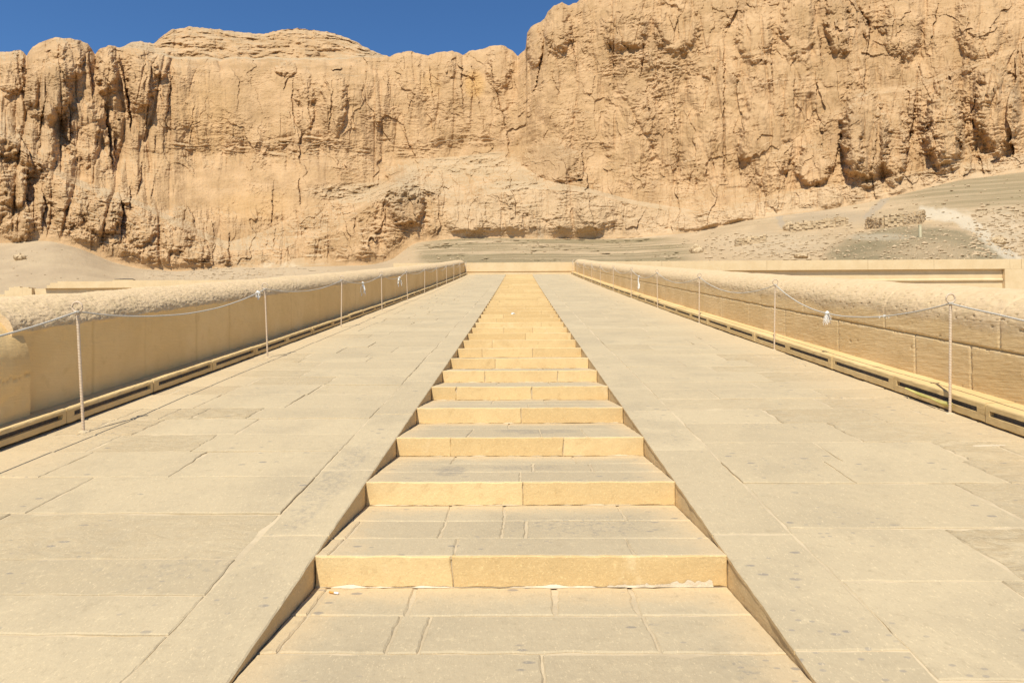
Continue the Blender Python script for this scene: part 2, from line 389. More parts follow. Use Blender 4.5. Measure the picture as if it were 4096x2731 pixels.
# ---------------------------------------------------------------- cliff, scree and sand as one continuous relief with real depth
def build_cliff():
    cols = np.array([-160, 0, 60, 110, 180, 250, 310, 400, 520, 620, 680, 760, 850, 900, 950, 1050, 1150, 1192, 1214, 1260, 1350, 1450, 1600, 1708, 1802, 1900, 1990, 2080, 2130, 2200, 2352, 2520.])
    L = {}
    def lv(name, py, Y): L[name] = (np.array(py, float), np.array(Y, float))
    #           -160   0   60  110  180  250  310  400  520  620  680  760  850  900  950 1050 1150 1192 1214 1260 1350 1450 1600 1708 1802 1900 1990 2080 2130 2200 2352 2520
    lv(0, [700, 700, 695, 690, 685, 680, 676, 670, 665, 660, 655, 650, 645, 642, 640, 636, 632, 630, 630, 630, 630, 630, 630, 630, 630, 630, 630, 630, 630, 630, 630, 630],
          [72, 72, 72, 72, 72, 73, 75, 78, 82, 84, 84, 84, 84, 84, 84, 82, 80, 80, 80, 80, 80, 80, 76, 72, 70, 70, 70, 70, 70, 70, 70, 70])
    lv(1, [556, 556, 550, 551, 570, 600, 615, 622, 613, 614, 612, 610, 608, 596, 556, 546, 545, 546, 547, 548, 549, 546, 533, 508, 494, 482, 466, 445, 432, 415, 396, 380],
          [112, 112, 112, 112, 113, 114, 115, 116, 119, 120, 121, 122, 123, 124, 126, 126, 126, 126, 126, 126, 126, 125, 122, 119, 117, 116, 115, 114, 113, 113, 112, 110])
    lv(2, [270, 310, 355, 395, 428, 450, 470, 515, 574, 572, 562, 535, 470, 427, 422, 462, 440, 432, 430, 434, 440, 468, 495, 477, 450, 432, 425, 405, 395, 385, 360, 340],
          [119, 120, 121, 122, 123, 124, 125, 126, 125, 125, 126, 128, 129, 129, 131, 133, 134, 134, 134, 134, 133, 131, 126, 122, 120, 119, 118, 117, 116.5, 116, 115, 113])
    lv(3, [255, 298, 340, 378, 412, 434, 458, 500, 556, 522, 487, 458, 440, 404, 374, 364, 352, 368, 388, 415, 430, 458, 483, 468, 441, 424, 417, 396, 387, 377, 351, 330],
          [123, 124, 125, 126.5, 128, 129, 130, 131, 132, 136, 140, 143, 146, 149, 152, 155, 156, 153, 148, 142, 139, 136, 128, 123.6, 121.6, 120.4, 119.4, 118.4, 117.9, 117.4, 116.4, 114.4])
    lv(4, [215, 252, 275, 300, 330, 350, 360, 368, 368, 366, 366, 366, 366, 364, 362, 357, 345, 345, 345, 346, 355, 390, 440, 400, 345, 284, 218, 210, 197, 170, 114, 80],
          [133, 134, 134, 135, 138, 140, 142, 145, 147, 149, 150, 152, 154, 155, 156, 158, 159, 157.5, 155, 148.5, 143.5, 141, 134, 131, 129, 128, 127, 126, 125.5, 125, 124, 122])
    lv(5, [205, 242, 262, 286, 316, 336, 346, 350, 349, 348, 347, 347, 347, 345, 343, 340, 333, 333, 333, 332, 342, 378, 426, 386, 331, 270, 204, 196, 184, 157, 101, 66],
          [134, 135, 135, 136.5, 139.5, 141.5, 143.5, 146.5, 149, 151, 152, 153.5, 155.5, 156.5, 157.5, 159.5, 160.5, 159, 156.5, 150, 145, 141.8, 135, 132.5, 130.6, 130, 129, 128.2, 127.6, 127, 126, 124])
    lv(6, [112, 107, 96, 76, 84, 100, 100, 128, 128, 128, 130, 130, 124, 124, 116, 114, 104, 122, 74, 14, -30, -90, -150, -160, -160, -160, -160, -160, -160, -160, -160, -160],
          [144, 145, 145, 146, 147, 149, 152, 156, 159, 161, 161, 162, 164, 165, 165, 166, 167, 168, 162, 157, 155, 154, 152, 151, 150, 150, 150, 149, 149, 149, 148, 146])
    # fine skyline (photo pixels)
    sky_x = np.array([-160, 0, 30, 38, 46, 60, 80, 110, 150, 172, 190, 200, 207, 215, 238, 256, 264, 300, 345, 362, 385, 430, 470, 520, 560, 600, 650, 690, 720, 760, 800, 830, 850, 875, 897, 905, 940, 962, 985, 998, 1010, 1040, 1058, 1066, 1080, 1110, 1140, 1165, 1180, 1190, 1193, 1200, 1208, 1211, 1214, 1222, 1232, 1248, 1254, 1262, 1275, 1295, 1312, 1330, 1350, 1450, 1600, 2520.])
    sky_y = np.array([112, 108, 104, 110, 117, 96, 86, 75, 78, 82, 92, 104, 116, 104, 94, 97, 100, 84, 90, 74, 58, 51, 55, 61, 66, 69, 58, 57, 61, 67, 80, 96, 107, 118, 124, 118, 111, 117, 122, 117, 114, 111, 117, 122, 112, 107, 98, 101, 112, 122, 124, 116, 112, 106, 72, 58, 50, 43, 38, 22, 8, 0, 6, 0, -20, -90, -160, -160.])
    nc = 1480
    px = np.linspace(-120, 2470, nc)
    rows = [(0, 1, 100), (1, 2, 120), (2, 3, 56), (3, 4, 110), (4, 5, 22), (5, 6, 220)]
    ker = np.exp(-np.linspace(-2.2, 2.2, 45) ** 2); ker /= ker.sum()
    def at_col(i, k):
        v = np.interp(px, cols, L[i][k]); return np.convolve(np.pad(v, 22, mode='edge'), ker, 'valid')
    skyl = np.interp(px, sky_x, sky_y) + 2.0 * fbm(px / 14.0, px * 0, 3, 3)
    tier = sstep(255, 300, px) * (1 - sstep(880, 897, px))
    PY = []; YD = []; T = []
    for a, b, n in rows:
        s = np.linspace(0, 1, n, endpoint=False)[:, None]
        pa, pb = at_col(a, 0), at_col(b, 0)
        if b == 6: pb = pb + 4 * fbm(px / 40.0, px * 0, 9, 3)
        if b == 6: pb = np.where(tier > 0.0, np.maximum(pb, skyl), skyl)
        ya, yb = at_col(a, 1), at_col(b, 1)
        p = pa + (pb - pa) * s; y = ya + (yb - ya) * s
        if b == 6: y = y + 9.0 * s ** 7
        PY.append(p); YD.append(y); T.append(a + s + 0 * p)
    rim = at_col(6, 0) + 4 * fbm(px / 40.0, px * 0, 9, 3); rim = np.where(tier > 0.0, np.maximum(rim, skyl), skyl); yr = at_col(6, 1) + 9.0
    n = 60; s = np.linspace(0, 1, n)[:, None]
    top = np.where(tier > 0, skyl, rim - 0.5)
    PY.append(rim + (top - rim) * s)
    YD.append(yr + tier * (14 * np.minimum(s / 0.06, 1) + 14 * s + 6 * s ** 6) + (1 - tier) * 2 * s); T.append(6 + s + 0 * PY[-1])
    PY = np.vstack(PY); YD = np.vstack(YD); T = np.vstack(T); PX = np.broadcast_to(px, PY.shape).copy()
    nr = PY.shape[0]
    bx, bz = ray(PX, PY)
    X = bx * YD; Z = EYE + bz * YD
    S = bx * 142.0                                          # position along the face
    # --- masks (smooth) ---
    def ell(cx, cy, rx, ry, soft=0.6):
        d = np.hypot((PX - cx) / rx, (PY - cy) / ry); return 1 - sstep(1 - soft, 1 + soft * 0.3, d)
    rock = sstep(0.985, 1.30, T)
    leftm = 1 - sstep(380, 430, PX); rightm = sstep(1195, 1240, PX)
    smooth_face = np.maximum(ell(560, 220, 170, 95), ell(570, 430, 330, 62, 0.4) * (T > 3)) + ell(1230, 370, 90, 60) * 0.5
    smooth_face = np.clip(smooth_face, 0, 1)
    broken = np.clip(sstep(0.95, 1.1, T) * (1 - sstep(2.6, 3.0, T)) * (1 - 0.5 * sstep(980, 1060, PX)) + ell(700, 335, 420, 28) + ell(1500, 180, 120, 90) + ell(2200, 320, 200, 120), 0, 1)
    talus = np.clip(ell(860, 440, 190, 26, 0.5) + ell(1080, 375, 110, 32, 0.5) + ell(1185, 425, 80, 16, 0.5), 0, 1) * (T > 1.5) * (T < 3.5)
    # --- displacement towards the viewer, metres ---
    wx = 2.4 * fbm(S / 22, Z / 55, 11, 3); wz = 2.4 * fbm(S / 25, Z / 25, 15, 3)
    D = 3.0 * fbm(S / 34, Z / 48, 21, 3)
    f1, f2, c1 = worley((S + wx) / 10.5, (Z + 3 * wz) / 62 + 0.35 * rnd(np.floor(S / 10), np.floor(S * 0), 5), 31)
    pil = np.sqrt(np.clip(1.05 - f1 * f1 * 1.25, 0, 1)) - 0.55
    crack1 = np.exp(-((f2 - f1) / 0.055) ** 2)
    f1b, f2b, c2 = worley((S + 0.8 * wx) / 4.2 + 40, (Z + 2 * wz) / 19, 37)
    pil2 = np.sqrt(np.clip(1.05 - f1b * f1b * 1.3, 0, 1)) - 0.55
    crack2 = np.exp(-((f2b - f1b) / 0.06) ** 2)
    amp1 = (1.0 + 1.4 * leftm + 0.5 * rightm) * (1 - 0.85 * smooth_face) * (0.55 + 0.6 * sstep(-0.5, 0.6, fbm(S / 40, Z / 40, 51, 2)))
    amp2 = (0.75 + 0.9 * leftm + 0.1 * rightm) * (1 - 0.8 * smooth_face)
    D += amp1 * pil + amp2 * pil2 - crack1 * (0.5 + 0.5 * leftm) * (1 - 0.8 * smooth_face) - crack2 * (0.35 + 0.3 * leftm) * (1 - 0.6 * smooth_face) * sstep(-0.15, 0.5, fbm(S / 12, Z / 20, 61, 2))
    # tall rounded columns of the left towers, each with its own head
    colx = (S + 1.2 * fbm(S / 9, Z / 40, 225, 3)) / 4.6; ci = np.floor(colx); cf = colx - ci
    head = 0.5 + 1.4 * rnd(ci, ci * 0, 226)                  # how far the column stands out
    topz = Z - (52 + 14 * rnd(ci, ci * 0, 227))              # columns end in rounded heads at different heights
    round_ = np.sqrt(np.clip(1 - ((cf - 0.5) / 0.56) ** 2, 0, 1))
    D += leftm * sstep(2.3, 3.2, T) * (head * 1.9 * round_ - 1.2) * (1 - 0.6 * sstep(-3, 5, topz))
    # overhanging strata
    zz = Z / 3.4 + 0.55 * fbm(S / 14, Z / 9, 71, 3); fr = zz - np.floor(zz)
    led = (np.minimum(fr / 0.82, (1 - fr) / 0.18)) - 0.5
    lm = sstep(-0.1, 0.5, fbm(S / 9, Z / 7, 75, 3))
    D += led * lm * sstep(-0.35, 0.35, fbm(S / 3.2, Z / 5, 77, 3)) * (0.35 + 0.6 * broken + 0.8 * ell(700, 328, 430, 30) * (T > 4.5)) * (1 - 0.85 * smooth_face)
    zz = Z / 1.05 + 0.9 * fbm(S / 6, Z / 4, 81, 3); fr = zz - np.floor(zz)
    led2 = np.minimum(fr / 0.8, (1 - fr) / 0.2) - 0.5
    D += led2 * sstep(-0.15, 0.45, fbm(S / 2.6, Z / 2.2, 85, 3)) * (0.20 + 0.40 * broken) * (1 - 0.6 * smooth_face)
    # broken blocks
    jx = 0.5 * fbm(S / 2.5, Z / 6, 91, 3); jz = 0.35 * fbm(S / 4, Z / 2, 93, 3)
    row = np.floor((Z + jz) / 1.1); hx = (S + jx) / 1.25 + rnd(row, row * 0, 94) * 3.0; c3 = rnd(np.floor(hx), row, 95)
    row2 = np.floor((Z + jz) / 3.3); hx2 = (S + 1.6 * jx) / 3.1 + rnd(row2, row2 * 0, 96) * 3.0; c4 = rnd(np.floor(hx2), row2, 97)
    patch = sstep(-0.1, 0.45, fbm(S / 8, Z / 8, 99, 3))
    patch = patch * 1.0
    D += ((c3 - 0.5) * (0.05 + 0.28 * broken) + (c4 - 0.5) * (0.10 + 0.50 * broken)) * (0.15 + 1.0 * patch) * (1 - 0.85 * smooth_face)
    fx = 0.35 * fbm(S / 5, Z / 9, 103, 3); fz = 0.3 * fbm(S / 6, Z / 4, 105, 3)
    rough = sstep(-0.35, 0.35, fbm(S / 16, Z / 20, 107, 3))
    D += (0.85 * facet(S / 8.0 + 0.6 * fx, Z / 19.0 + 0.5 * fz, 161) + (0.20 + 0.30 * rough) * facet(S / 2.7 + 0.6 * fx, Z / 5.8 + 0.6 * fz, 163) + (0.06 + 0.15 * patch + 0.10 * broken) * facet(S / 1.15 + 0.7 * fx, Z / 1.5 + 0.7 * fz, 165)) * (1 - 0.85 * smooth_face)
    D += (0.36 * fbm(S / 4.2, Z / 8.0, 101, 5, 0.55)) * (1 - 0.5 * smooth_face) + (0.07 + 0.14 * patch + 0.08 * broken) * fbm(S / 1.1, Z / 0.9, 111, 3, 0.65)
    D += 1.5 * (ridged(S / 8 + 0.3 * fbm(S / 9, Z / 40, 119, 3), Z / 38, 121, 4) - 0.5) * (1 - 0.75 * smooth_face)
    flute = ridged(S / 3.3 + 0.3 * fbm(S / 8, Z / 45, 123, 3), Z / 40, 125, 3) - 0.55
    D += flute * (0.6 + 0.3 * leftm) * sstep(1.6, 2.6, T) * (1 - 0.65 * smooth_face)
    D *= rock * (1 - 0.3 * talus)
    D += rock * talus * (0.5 * (c3 - 0.5) + 0.5 * fbm(S / 1.6, Z / 1.2, 215, 3, 0.6)) + rock * talus * 1.7 * (ridged((S + 0.8 * Z) / 6, (Z - 0.3 * S) / 3.0, 211, 4) - 0.5)
    # upper tier: eroded lumps
    tm = (T > 6.02) * tier
    D += tm * (2.6 * ridged(S / 9, Z / 6, 131, 5) + 1.3 * fbm(S / 4, Z / 3, 135, 4) - 1.5)
    # --- crevices and notches seen in the photo: polyline (px), half width px, depth m
    CREV = [([(231, 235), (238, 300), (244, 345), (250, 393)], 8, 11), ([(252, 300), (256, 390)], 5, 7),
            ([(268, 455), (272, 490), (270, 535)], 11, 10), ([(292, 425), (290, 470)], 5, 5),
            ([(12, 280), (45, 320), (62, 372)], 9, 7), ([(50, 395), (44, 440), (52, 470)], 9, 7), ([(88, 440), (94, 468), (84, 520)], 9, 6),
            ([(318, 365), (312, 410), (308, 440)], 4, 5), ([(684, 402), (686, 470)], 3.0, 4), ([(626, 410), (622, 470), (621, 520)], 2.6, 3), ([(628, 520), (624, 570)], 1.8, 2),
            ([(523, 535), (521, 570), (524, 600)], 4, 6), ([(422, 470), (414, 520)], 4, 4), ([(424, 470), (440, 500), (444, 525)], 4, 4),
            ([(347, 400), (340, 470)], 2.5, 2.5), ([(352, 300), (345, 350)], 2.5, 2),
            ([(188, 95), (196, 150), (200, 215)], 6, 7), ([(205, 112), (208, 150)], 4, 6), ([(38, 108), (36, 160)], 4, 5), ([(262, 118), (276, 180), (286, 240), (292, 300)], 6, 7),
            ([(340, 130), (334, 180), (330, 240), (322, 320)], 5, 5), ([(386, 170), (380, 215), (374, 290)], 5, 5), ([(352, 150), (385, 165)], 5, 4),
            ([(95, 200), (82, 260), (78, 320), (74, 372)], 4, 4), ([(145, 220), (150, 290), (148, 330)], 5, 4), ([(122, 125), (135, 180), (165, 230)], 4, 4),
            ([(655, 170), (648, 200)], 5, 3), ([(672, 160), (668, 240), (674, 300)], 2.4, 3), ([(703, 160), (706, 240), (712, 310)], 2, 2.4), ([(762, 175), (758, 250), (752, 300)], 3, 3),
            ([(796, 185), (792, 240), (784, 290)], 3.5, 3.5), ([(520, 140), (545, 180), (540, 260)], 2.2, 1.4), ([(440, 230), (430, 330)], 2.2, 2),
            ([(1063, 122), (1062, 180), (1066, 255)], 2.4, 3.5), ([(1130, 110), (1132, 170), (1146, 230), (1165, 290), (1172, 350)], 3, 4), ([(1095, 175), (1062, 165)], 3, 1.5),
            ([(986, 122), (990, 190), (1000, 250)], 2, 2.4), ([(890, 140), (896, 260)], 2, 2), ([(1030, 150), (1050, 140)], 4, 2.2),
            ([(1214, 100), (1212, 150), (1204, 200)], 2.0, 2.2), ([(1252, 40), (1250, 110), (1238, 180), (1225, 215)], 4, 4.5), ([(1275, 60), (1262, 140)], 2.5, 2),
            ([(1340, 340), (1343, 380), (1338, 418)], 3.4, 4), ([(1230, 330), (1235, 420)], 2, 1.2), ([(1315, 30), (1322, 110), (1330, 160)], 3, 3),
            ([(1478, 80), (1482, 120), (1476, 180)], 4, 4), ([(1400, 80), (1420, 160)], 3, 3), ([(1488, 210), (1500, 280)], 2.2, 2), ([(1545, 200), (1552, 250), (1556, 300), (1560, 360)], 2.5, 2.4),
            ([(1702, 0), (1694, 35), (1672, 62)], 6, 4), ([(1668, 60), (1668, 160), (1664, 320), (1668, 470)], 2.6, 3.2), ([(1684, 165), (1706, 185)], 4, 3), ([(1562, 300), (1558, 460)], 2, 1.6),
            ([(1966, -10), (1982, 22), (2002, 60), (2004, 90), (1994, 120)], 9, 10), ([(1886, 60), (1892, 110), (1893, 150)], 5, 5), ([(1994, 130), (1988, 200), (1978, 260)], 3, 4),
            ([(1880, 0), (1882, 50)], 2.6, 3), ([(1886, 165), (1880, 230)], 2, 2), ([(2113, 148), (2120, 172), (2132, 186)], 4, 4), ([(2160, 0), (2155, 40), (2140, 110)], 3, 3.4),
            ([(2106, 205), (2098, 280), (2088, 340), (2075, 405)], 4.5, 6), ([(2016, 280), (2012, 340), (2000, 400)], 3, 2.4), ([(1946, 250), (1930, 320), (1918, 390)], 3.4, 4), ([(1916, 372), (1914, 400)], 6, 4),
            ([(1828, 320), (1812, 380), (1802, 440)], 3, 2.6), ([(2250, 165), (2240, 240), (2210, 300), (2190, 370)], 3, 3.4), ([(2206, 230), (2225, 270)], 5, 4), ([(2340, 100), (2300, 190)], 3, 3), ([(2286, 200), (2276, 250)], 4, 3.4),
            ([(1600, 60), (1610, 130)], 2.2, 2), ([(1780, 60), (1776, 150), (1784, 240)], 2.4, 2.4), ([(1830, 160), (1828, 260)], 2, 2), ([(2060, 30), (2050, 110)], 2.4, 2), ([(2230, 20), (2222, 110)], 2.4, 2.4),
            ([(885, 470), (884, 530)], 1.6, 2), ([(960, 450), (965, 500)], 1.8, 2), ([(868, 400), (866, 430)], 2, 2),
            # horizontal shadow notches under ledges
            ([(930, 322), (985, 326), (1040, 320), (1082, 318)], 2.4, 2.6), ([(620, 320), (700, 330), (790, 316)], 3, 2.4), ([(500, 300), (560, 318), (620, 322)], 2.6, 2.0),
            ([(1090, 315), (1160, 318)], 2.2, 2), ([(1240, 245), (1340, 255), (1420, 250)], 2, 1.2), ([(1700, 165), (1760, 190), (1810, 180)], 3, 2.2), ([(1500, 125), (1560, 150), (1640, 185)], 3.4, 2.6),
            ([(500, 603), (535, 604)], 2.6, 6), ([(455, 602), (480, 603)], 2.2, 3.5), ([(2080, 405), (2180, 388)], 2, 1.2), ([(1655, 402), (1672, 412)], 4, 3), ([(1090, 545), (1220, 547), (1420, 547)], 1.6, 1.2),
            ([(1560, 545), (1720, 508), (1880, 487), (2040, 455), (2176, 421), (2352, 396)], 1.6, 1.0)]
    wob_x = 3.5 * fbm(PX / 26, PY / 26, 141, 4, 0.6); wob_y = 2.5 * fbm(PX / 22, PY / 22, 147, 4, 0.6)
    wid = fbm(PX / 16, PY / 30, 143, 3, 0.6); wid2 = fbm(PX / 40, PY / 48, 145, 3, 0.6)
    notch = np.zeros_like(D); step_d = np.zeros_like(D)
    for pts, w, dep in CREV:
        pts = np.array(pts, float)
        x0, x1 = pts[:, 0].min() - 12 * w - 8, pts[:, 0].max() + 12 * w + 8
        y0, y1 = pts[:, 1].min() - 6 * w - 8, pts[:, 1].max() + 6 * w + 8
        js = np.where((px > x0) & (px < x1))[0]
        if len(js) == 0: continue
        sl = slice(js[0], js[-1] + 1)
        sub = (PY[:, sl] > y0) & (PY[:, sl] < y1)
        rws = np.where(sub.any(1))[0]
        if len(rws) == 0: continue
        rs = slice(rws[0], rws[-1] + 1)
        qx = PX[rs, sl] + wob_x[rs, sl]; qy = PY[rs, sl] + wob_y[rs, sl]
        whole = pts[-1] - pts[0]; sgn = 1.0 if abs(whole[1]) > abs(whole[0]) else -1.0
        best = np.full(qx.shape, 1e9); nseg = len(pts) - 1; tt = np.zeros(qx.shape); U = np.zeros(qx.shape)
        for i in range(nseg):
            p, q = pts[i], pts[i + 1]; ab = q - p; l = math.hypot(*ab)
            t = np.clip(((qx - p[0]) * ab[0] + (qy - p[1]) * ab[1]) / (l * l), 0, 1)
            d = np.hypot(qx - p[0] - t * ab[0], qy - p[1] - t * ab[1])
            u = sgn * ((qx - p[0]) * ab[1] - (qy - p[1]) * ab[0]) / l
            near = d < best
            tt = np.where(near, (i + t) / nseg, tt); U = np.where(near, u, U); best = np.minimum(best, d)
        taper = np.sin(np.pi * np.clip(tt, 0.02, 0.98)) ** 0.55
        wv = w * np.clip(0.9 + 0.7 * wid[rs, sl], 0.35, 1.7)
        if sgn > 0:                                          # rock face stepping back to the right of the line
            h = (0.40 if w > 4 else 0.28) * dep * np.clip(0.95 + 0.6 * wid2[rs, sl], 0.3, 1.5) * taper
            beyond = np.sqrt(np.maximum(best ** 2 - U ** 2, 0)); end = np.exp(-(beyond / (1.2 * w)) ** 2)
            f = np.where(U < 0, 0.45 * np.exp(U / (4.5 * w)), -0.55 * np.exp(-(U / (3.2 * w)) ** 1.5))
            step_d[rs, sl] += h * end * f
            notch[rs, sl] = np.maximum(notch[rs, sl], 0.10 * dep * taper * np.exp(-(best / (0.55 * wv)) ** 2))
        else:
            h = 0.62 * dep * np.clip(0.8 + 0.9 * wid2[rs, sl], 0.0, 1.5) * taper
            f = np.where(U < 0, 0.5 * np.exp(U / (3.0 * w)), -0.5 * np.exp(-(U / (2.4 * w)) ** 1.5)) * -1
            f = np.where(U > 0, 0.55 * np.exp(-U / (3.0 * w)), -0.5 * np.exp(U / (2.4 * w)))
            step_d[rs, sl] += h * f * np.exp(-(np.sqrt(np.maximum(best ** 2 - U ** 2, 0)) / (1.5 * w)) ** 2)
    D = D + step_d
    D = np.where((T > 1.0) & (T < 1.4), np.maximum(D, -0.5 - 2.5 * np.clip(T - 1.1, 0, 1)), D)
    D = D - notch
    # --- protruding masses
    def bulge(cx, cy, rx, ry, h, pw=2.0):
        nonlocal D
        qx = PX + 2.5 * wob_x; qy = PY + 2.5 * wob_y
        d2 = ((qx - cx) / rx) ** 2 + ((qy - cy) / ry) ** 2
        D = D + (0.8 if cx > 1740 and cy > 200 else 0.6) * h * sstep(0, 1, np.clip(1 - d2, 0, 1) * 1.3)
    for b in [(100, 200, 60, 90, 7), (150, 120, 35, 60, 5), (120, 95, 32, 30, 3), (235, 150, 28, 70, 5), (315, 170, 42, 90, 5), (360, 140, 25, 34, 4), (10, 160, 34, 60, 4), (70, 330, 60, 70, 4), (180, 300, 50, 90, 4),
              (225, 490, 45, 60, 4), (315, 520, 40, 50, 3), (400, 540, 45, 45, 3), (150, 470, 50, 60, 3), (20, 420, 32, 60, 3), (30, 520, 40, 40, 2.5), (655, 150, 28, 22, 3), (700, 230, 22, 90, 2.2), (765, 230, 30, 90, 2.2),
              (935, 470, 48, 56, 5), (925, 400, 40, 24, 3), (1270, 370, 75, 62, 4.5), (1285, 60, 36, 70, 4), (1232, 100, 20, 60, 3), (1150, 150, 34, 60, 3), (1440, 60, 60, 60, 4), (1560, 60, 60, 70, 4),
              (1990, 320, 64, 120, 6), (1960, 330, 30, 100, 2), (2055, 330, 36, 110, 3), (1870, 380, 45, 60, 3), (2170, 300, 50, 110, 5), (2290, 250, 60, 120, 4), (1760, 330, 70, 120, 3), (1450, 300, 70, 140, 3), (1600, 300, 60, 130, 2.5),
              (1740, 80, 50, 80, 3), (1840, 60, 44, 90, 3), (1930, 60, 34, 80, 4), (2080, 60, 50, 90, 3), (2260, 60, 70, 90, 3), (450, 580, 40, 22, 2), (1070, 500, 60, 40, 2), (1380, 490, 60, 40, 1.6), (1240, 480, 60, 30, 1.4)]:
        bulge(*b)
    # --- scree and sand
    scree = (T < 1.0)
    mid_strata = ell(1270, 580, 360, 60, 0.25) * scree
    zz = Z / 0.95 + 0.7 * fbm(S / 14, Z / 4, 151, 4, 0.6); fr = zz - np.floor(zz)
    D += mid_strata * (1.25 * (0.3 + sstep(-0.2, 0.4, fbm(S / 12, Z / 2.5, 157, 4))) * (np.minimum(fr / 0.7, (1 - fr) / 0.3) - 0.5) + 0.4 * fbm(S / 2.2, Z / 0.7, 155, 4))
    right_scree = scree * sstep(1560, 1640, PX)
    mound = np.clip(1 - ((PX - 2105) / 225.) ** 2 - ((PY - 606) / 92.) ** 2, 0, 1) * right_scree
    D += mound ** 0.5 * (0.55 * fbm(S / 1.6, Z / 1.3, 223, 4, 0.65)) + 15 * mound ** 0.75 + right_scree * (0.5 * fbm(S / 8, Z / 5, 161, 4) + 0.12 * fbm(S / 1.1, Z / 0.8, 165, 3))
    zz = Z / 2.0 + 0.3 * fbm(S / 9, Z / 3, 171, 3); fr = zz - np.floor(zz)
    D += right_scree * (1 - sstep(0, 0.2, mound)) * sstep(0.0, 0.5, fbm(S / 14, Z / 4, 175, 3)) * 0.5 * (np.minimum(fr / 0.7, (1 - fr) / 0.3) - 0.5)
    left_sand = scree * (1 - sstep(880, 960, PX))
    D += left_sand * (0.7 * fbm(S / 14, Z / 8, 181, 3) + 0.06 * fbm(S / 1.0, Z / 0.7, 185, 3))
    rocky_sand = left_sand * np.clip(ell(400, 632, 150, 14, 0.6) + ell(640, 625, 230, 22, 0.6), 0, 1)
    D += rocky_sand * (0.9 * (c3 - 0.4) + 0.7 * ridged(S / 3, Z / 2, 191, 4))
    # keep the bottom row where the terrace hides it
    YF = YD - D
    V = np.stack([bx * YF, YF, EYE + bz * YF], -1)
    # back of the mountain: rows running away from the rim so the top is a solid plateau
    last = V[-1]
    back = []
    for dist, drop in ((4, 0.4), (14, 2.5), (45, 12), (120, 60)):
        r = last.copy(); r[:, 1] += dist; r[:, 0] *= (1 + dist / 170.0); r[:, 2] -= drop; back.append(r)
    V = np.concatenate([V, np.stack(back)], 0)
    # colour zones
    tone = np.zeros(V.shape[:2] + (3,), np.float32); tone[..., 2] = 0.5
    tone[:nr, :, 0] = np.clip(talus * 0.4, 0, 1)
    chalk = np.clip(ell(1060, 530, 25, 16) + ell(1245, 533, 22, 18) + ell(1365, 520, 14, 26) + ell(640, 610, 60, 12) + ell(1130, 525, 60, 12) * 0.6 + ell(2300, 230, 60, 40) * 0.3 + ell(2330, 380, 300, 14) * 0.25, 0, 1)
    tone[:nr, :, 1] = chalk * sstep(-0.2, 0.35, fbm(S / 2.0, Z / 3.5, 201, 4)) * 0.75
    band = sstep(1.0, 1.05, T) * (1 - sstep(1.9, 2.1, T)) * sstep(980, 1060, PX)
    tone[:nr, :, 1] = np.maximum(tone[:nr, :, 1], band * 0.28)
    och = ell(1092, 190, 30, 40) * 0.9 + ell(990, 190, 34, 44) * 0.4 + ell(1180, 400, 220, 60) * 0.15 + ell(580, 470, 120, 50) * 0.4 + ell(470, 260, 90, 120) * 0.35
    var = ell(1270, 370, 85, 65) * 0.55 + ell(935, 465, 55, 62) * 0.6 + ell(930, 398, 45, 26) * 0.6 + ell(100, 250, 110, 110) * 0.45 + ell(1500, 130, 120, 120) * 0.25 + ell(1990, 330, 90, 110) * 0.3 + ell(850, 440, 120, 40) * 0.25
    tone[:nr, :, 2] = np.clip(0.5 + 0.5 * och - 0.5 * var, 0, 1)
    isc = scree[:, 0]; k = int(isc.sum())                     # rows below the foot of the rock
    ts = np.zeros((nr, nc, 3), np.float32)
    ts[..., 0] = np.clip(mid_strata * 0.9 + right_scree * (0.0 + 0.40 * ell(2250, 440, 240, 60) + 0.18), 0, 1)
    ts[..., 1] = np.clip(right_scree * (0.55 * ell(2300, 540, 60, 70) + 0.45 * ell(2190, 495, 70, 18) + 0.35 * ell(1780, 560, 160, 30)) + mid_strata * 0.12 + rocky_sand * 0.35, 0, 1)
    ts[..., 2] = np.clip(right_scree * 0.8 * (1 - sstep(0, 1, (PX - 1620) / 260)) * sstep(520, 560, PY) + rocky_sand * 0.5 + scree * ell(930, 590, 40, 30) * 0.7, 0, 1)
    def trail(pts, w):
        pts = np.array(pts, float); best = np.full(PX.shape, 1e9)
        for p, q in zip(pts, pts[1:]):
            ab = q - p; t = np.clip(((PX - p[0]) * ab[0] + (PY - p[1]) * ab[1]) / (ab @ ab), 0, 1)
            best = np.minimum(best, np.hypot(PX - p[0] - t * ab[0], PY - p[1] - t * ab[1]))
        return 1 - sstep(0.5 * w, 1.1 * w, best + 4 * fbm(PX / 18, PY / 10, 231, 3))
    track = trail([(2120, 490), (2190, 497), (2240, 525), (2280, 560), (2330, 600)], 17)
    mnd = sstep(0.02, 0.30, mound + 0.10 * fbm(PX / 30, PY / 14, 233, 4))
    zone = np.zeros((nr, nc, 3), np.float32)
    zone[..., 0] = np.clip((mnd * 0.95 * (1 - 0.6 * ell(2140, 585, 110, 40)) + right_scree * 0.45 * ell(2280, 430, 330, 60) + 0.3 * mid_strata * sstep(560, 600, PY)) * scree, 0, 1)
    zone[..., 1] = np.clip(track + 0.5 * ell(2020, 545, 90, 10), 0, 1) * scree * 0.85
    zone[..., 2] = np.clip(trail([(2040, 452), (2010, 480), (1990, 500)], 9) + trail([(1788, 488), (1796, 515)], 9) + 0.5 * ell(1900, 500, 140, 22), 0, 1) * scree * 0.7
    jm = int(np.searchsorted(px, 935))
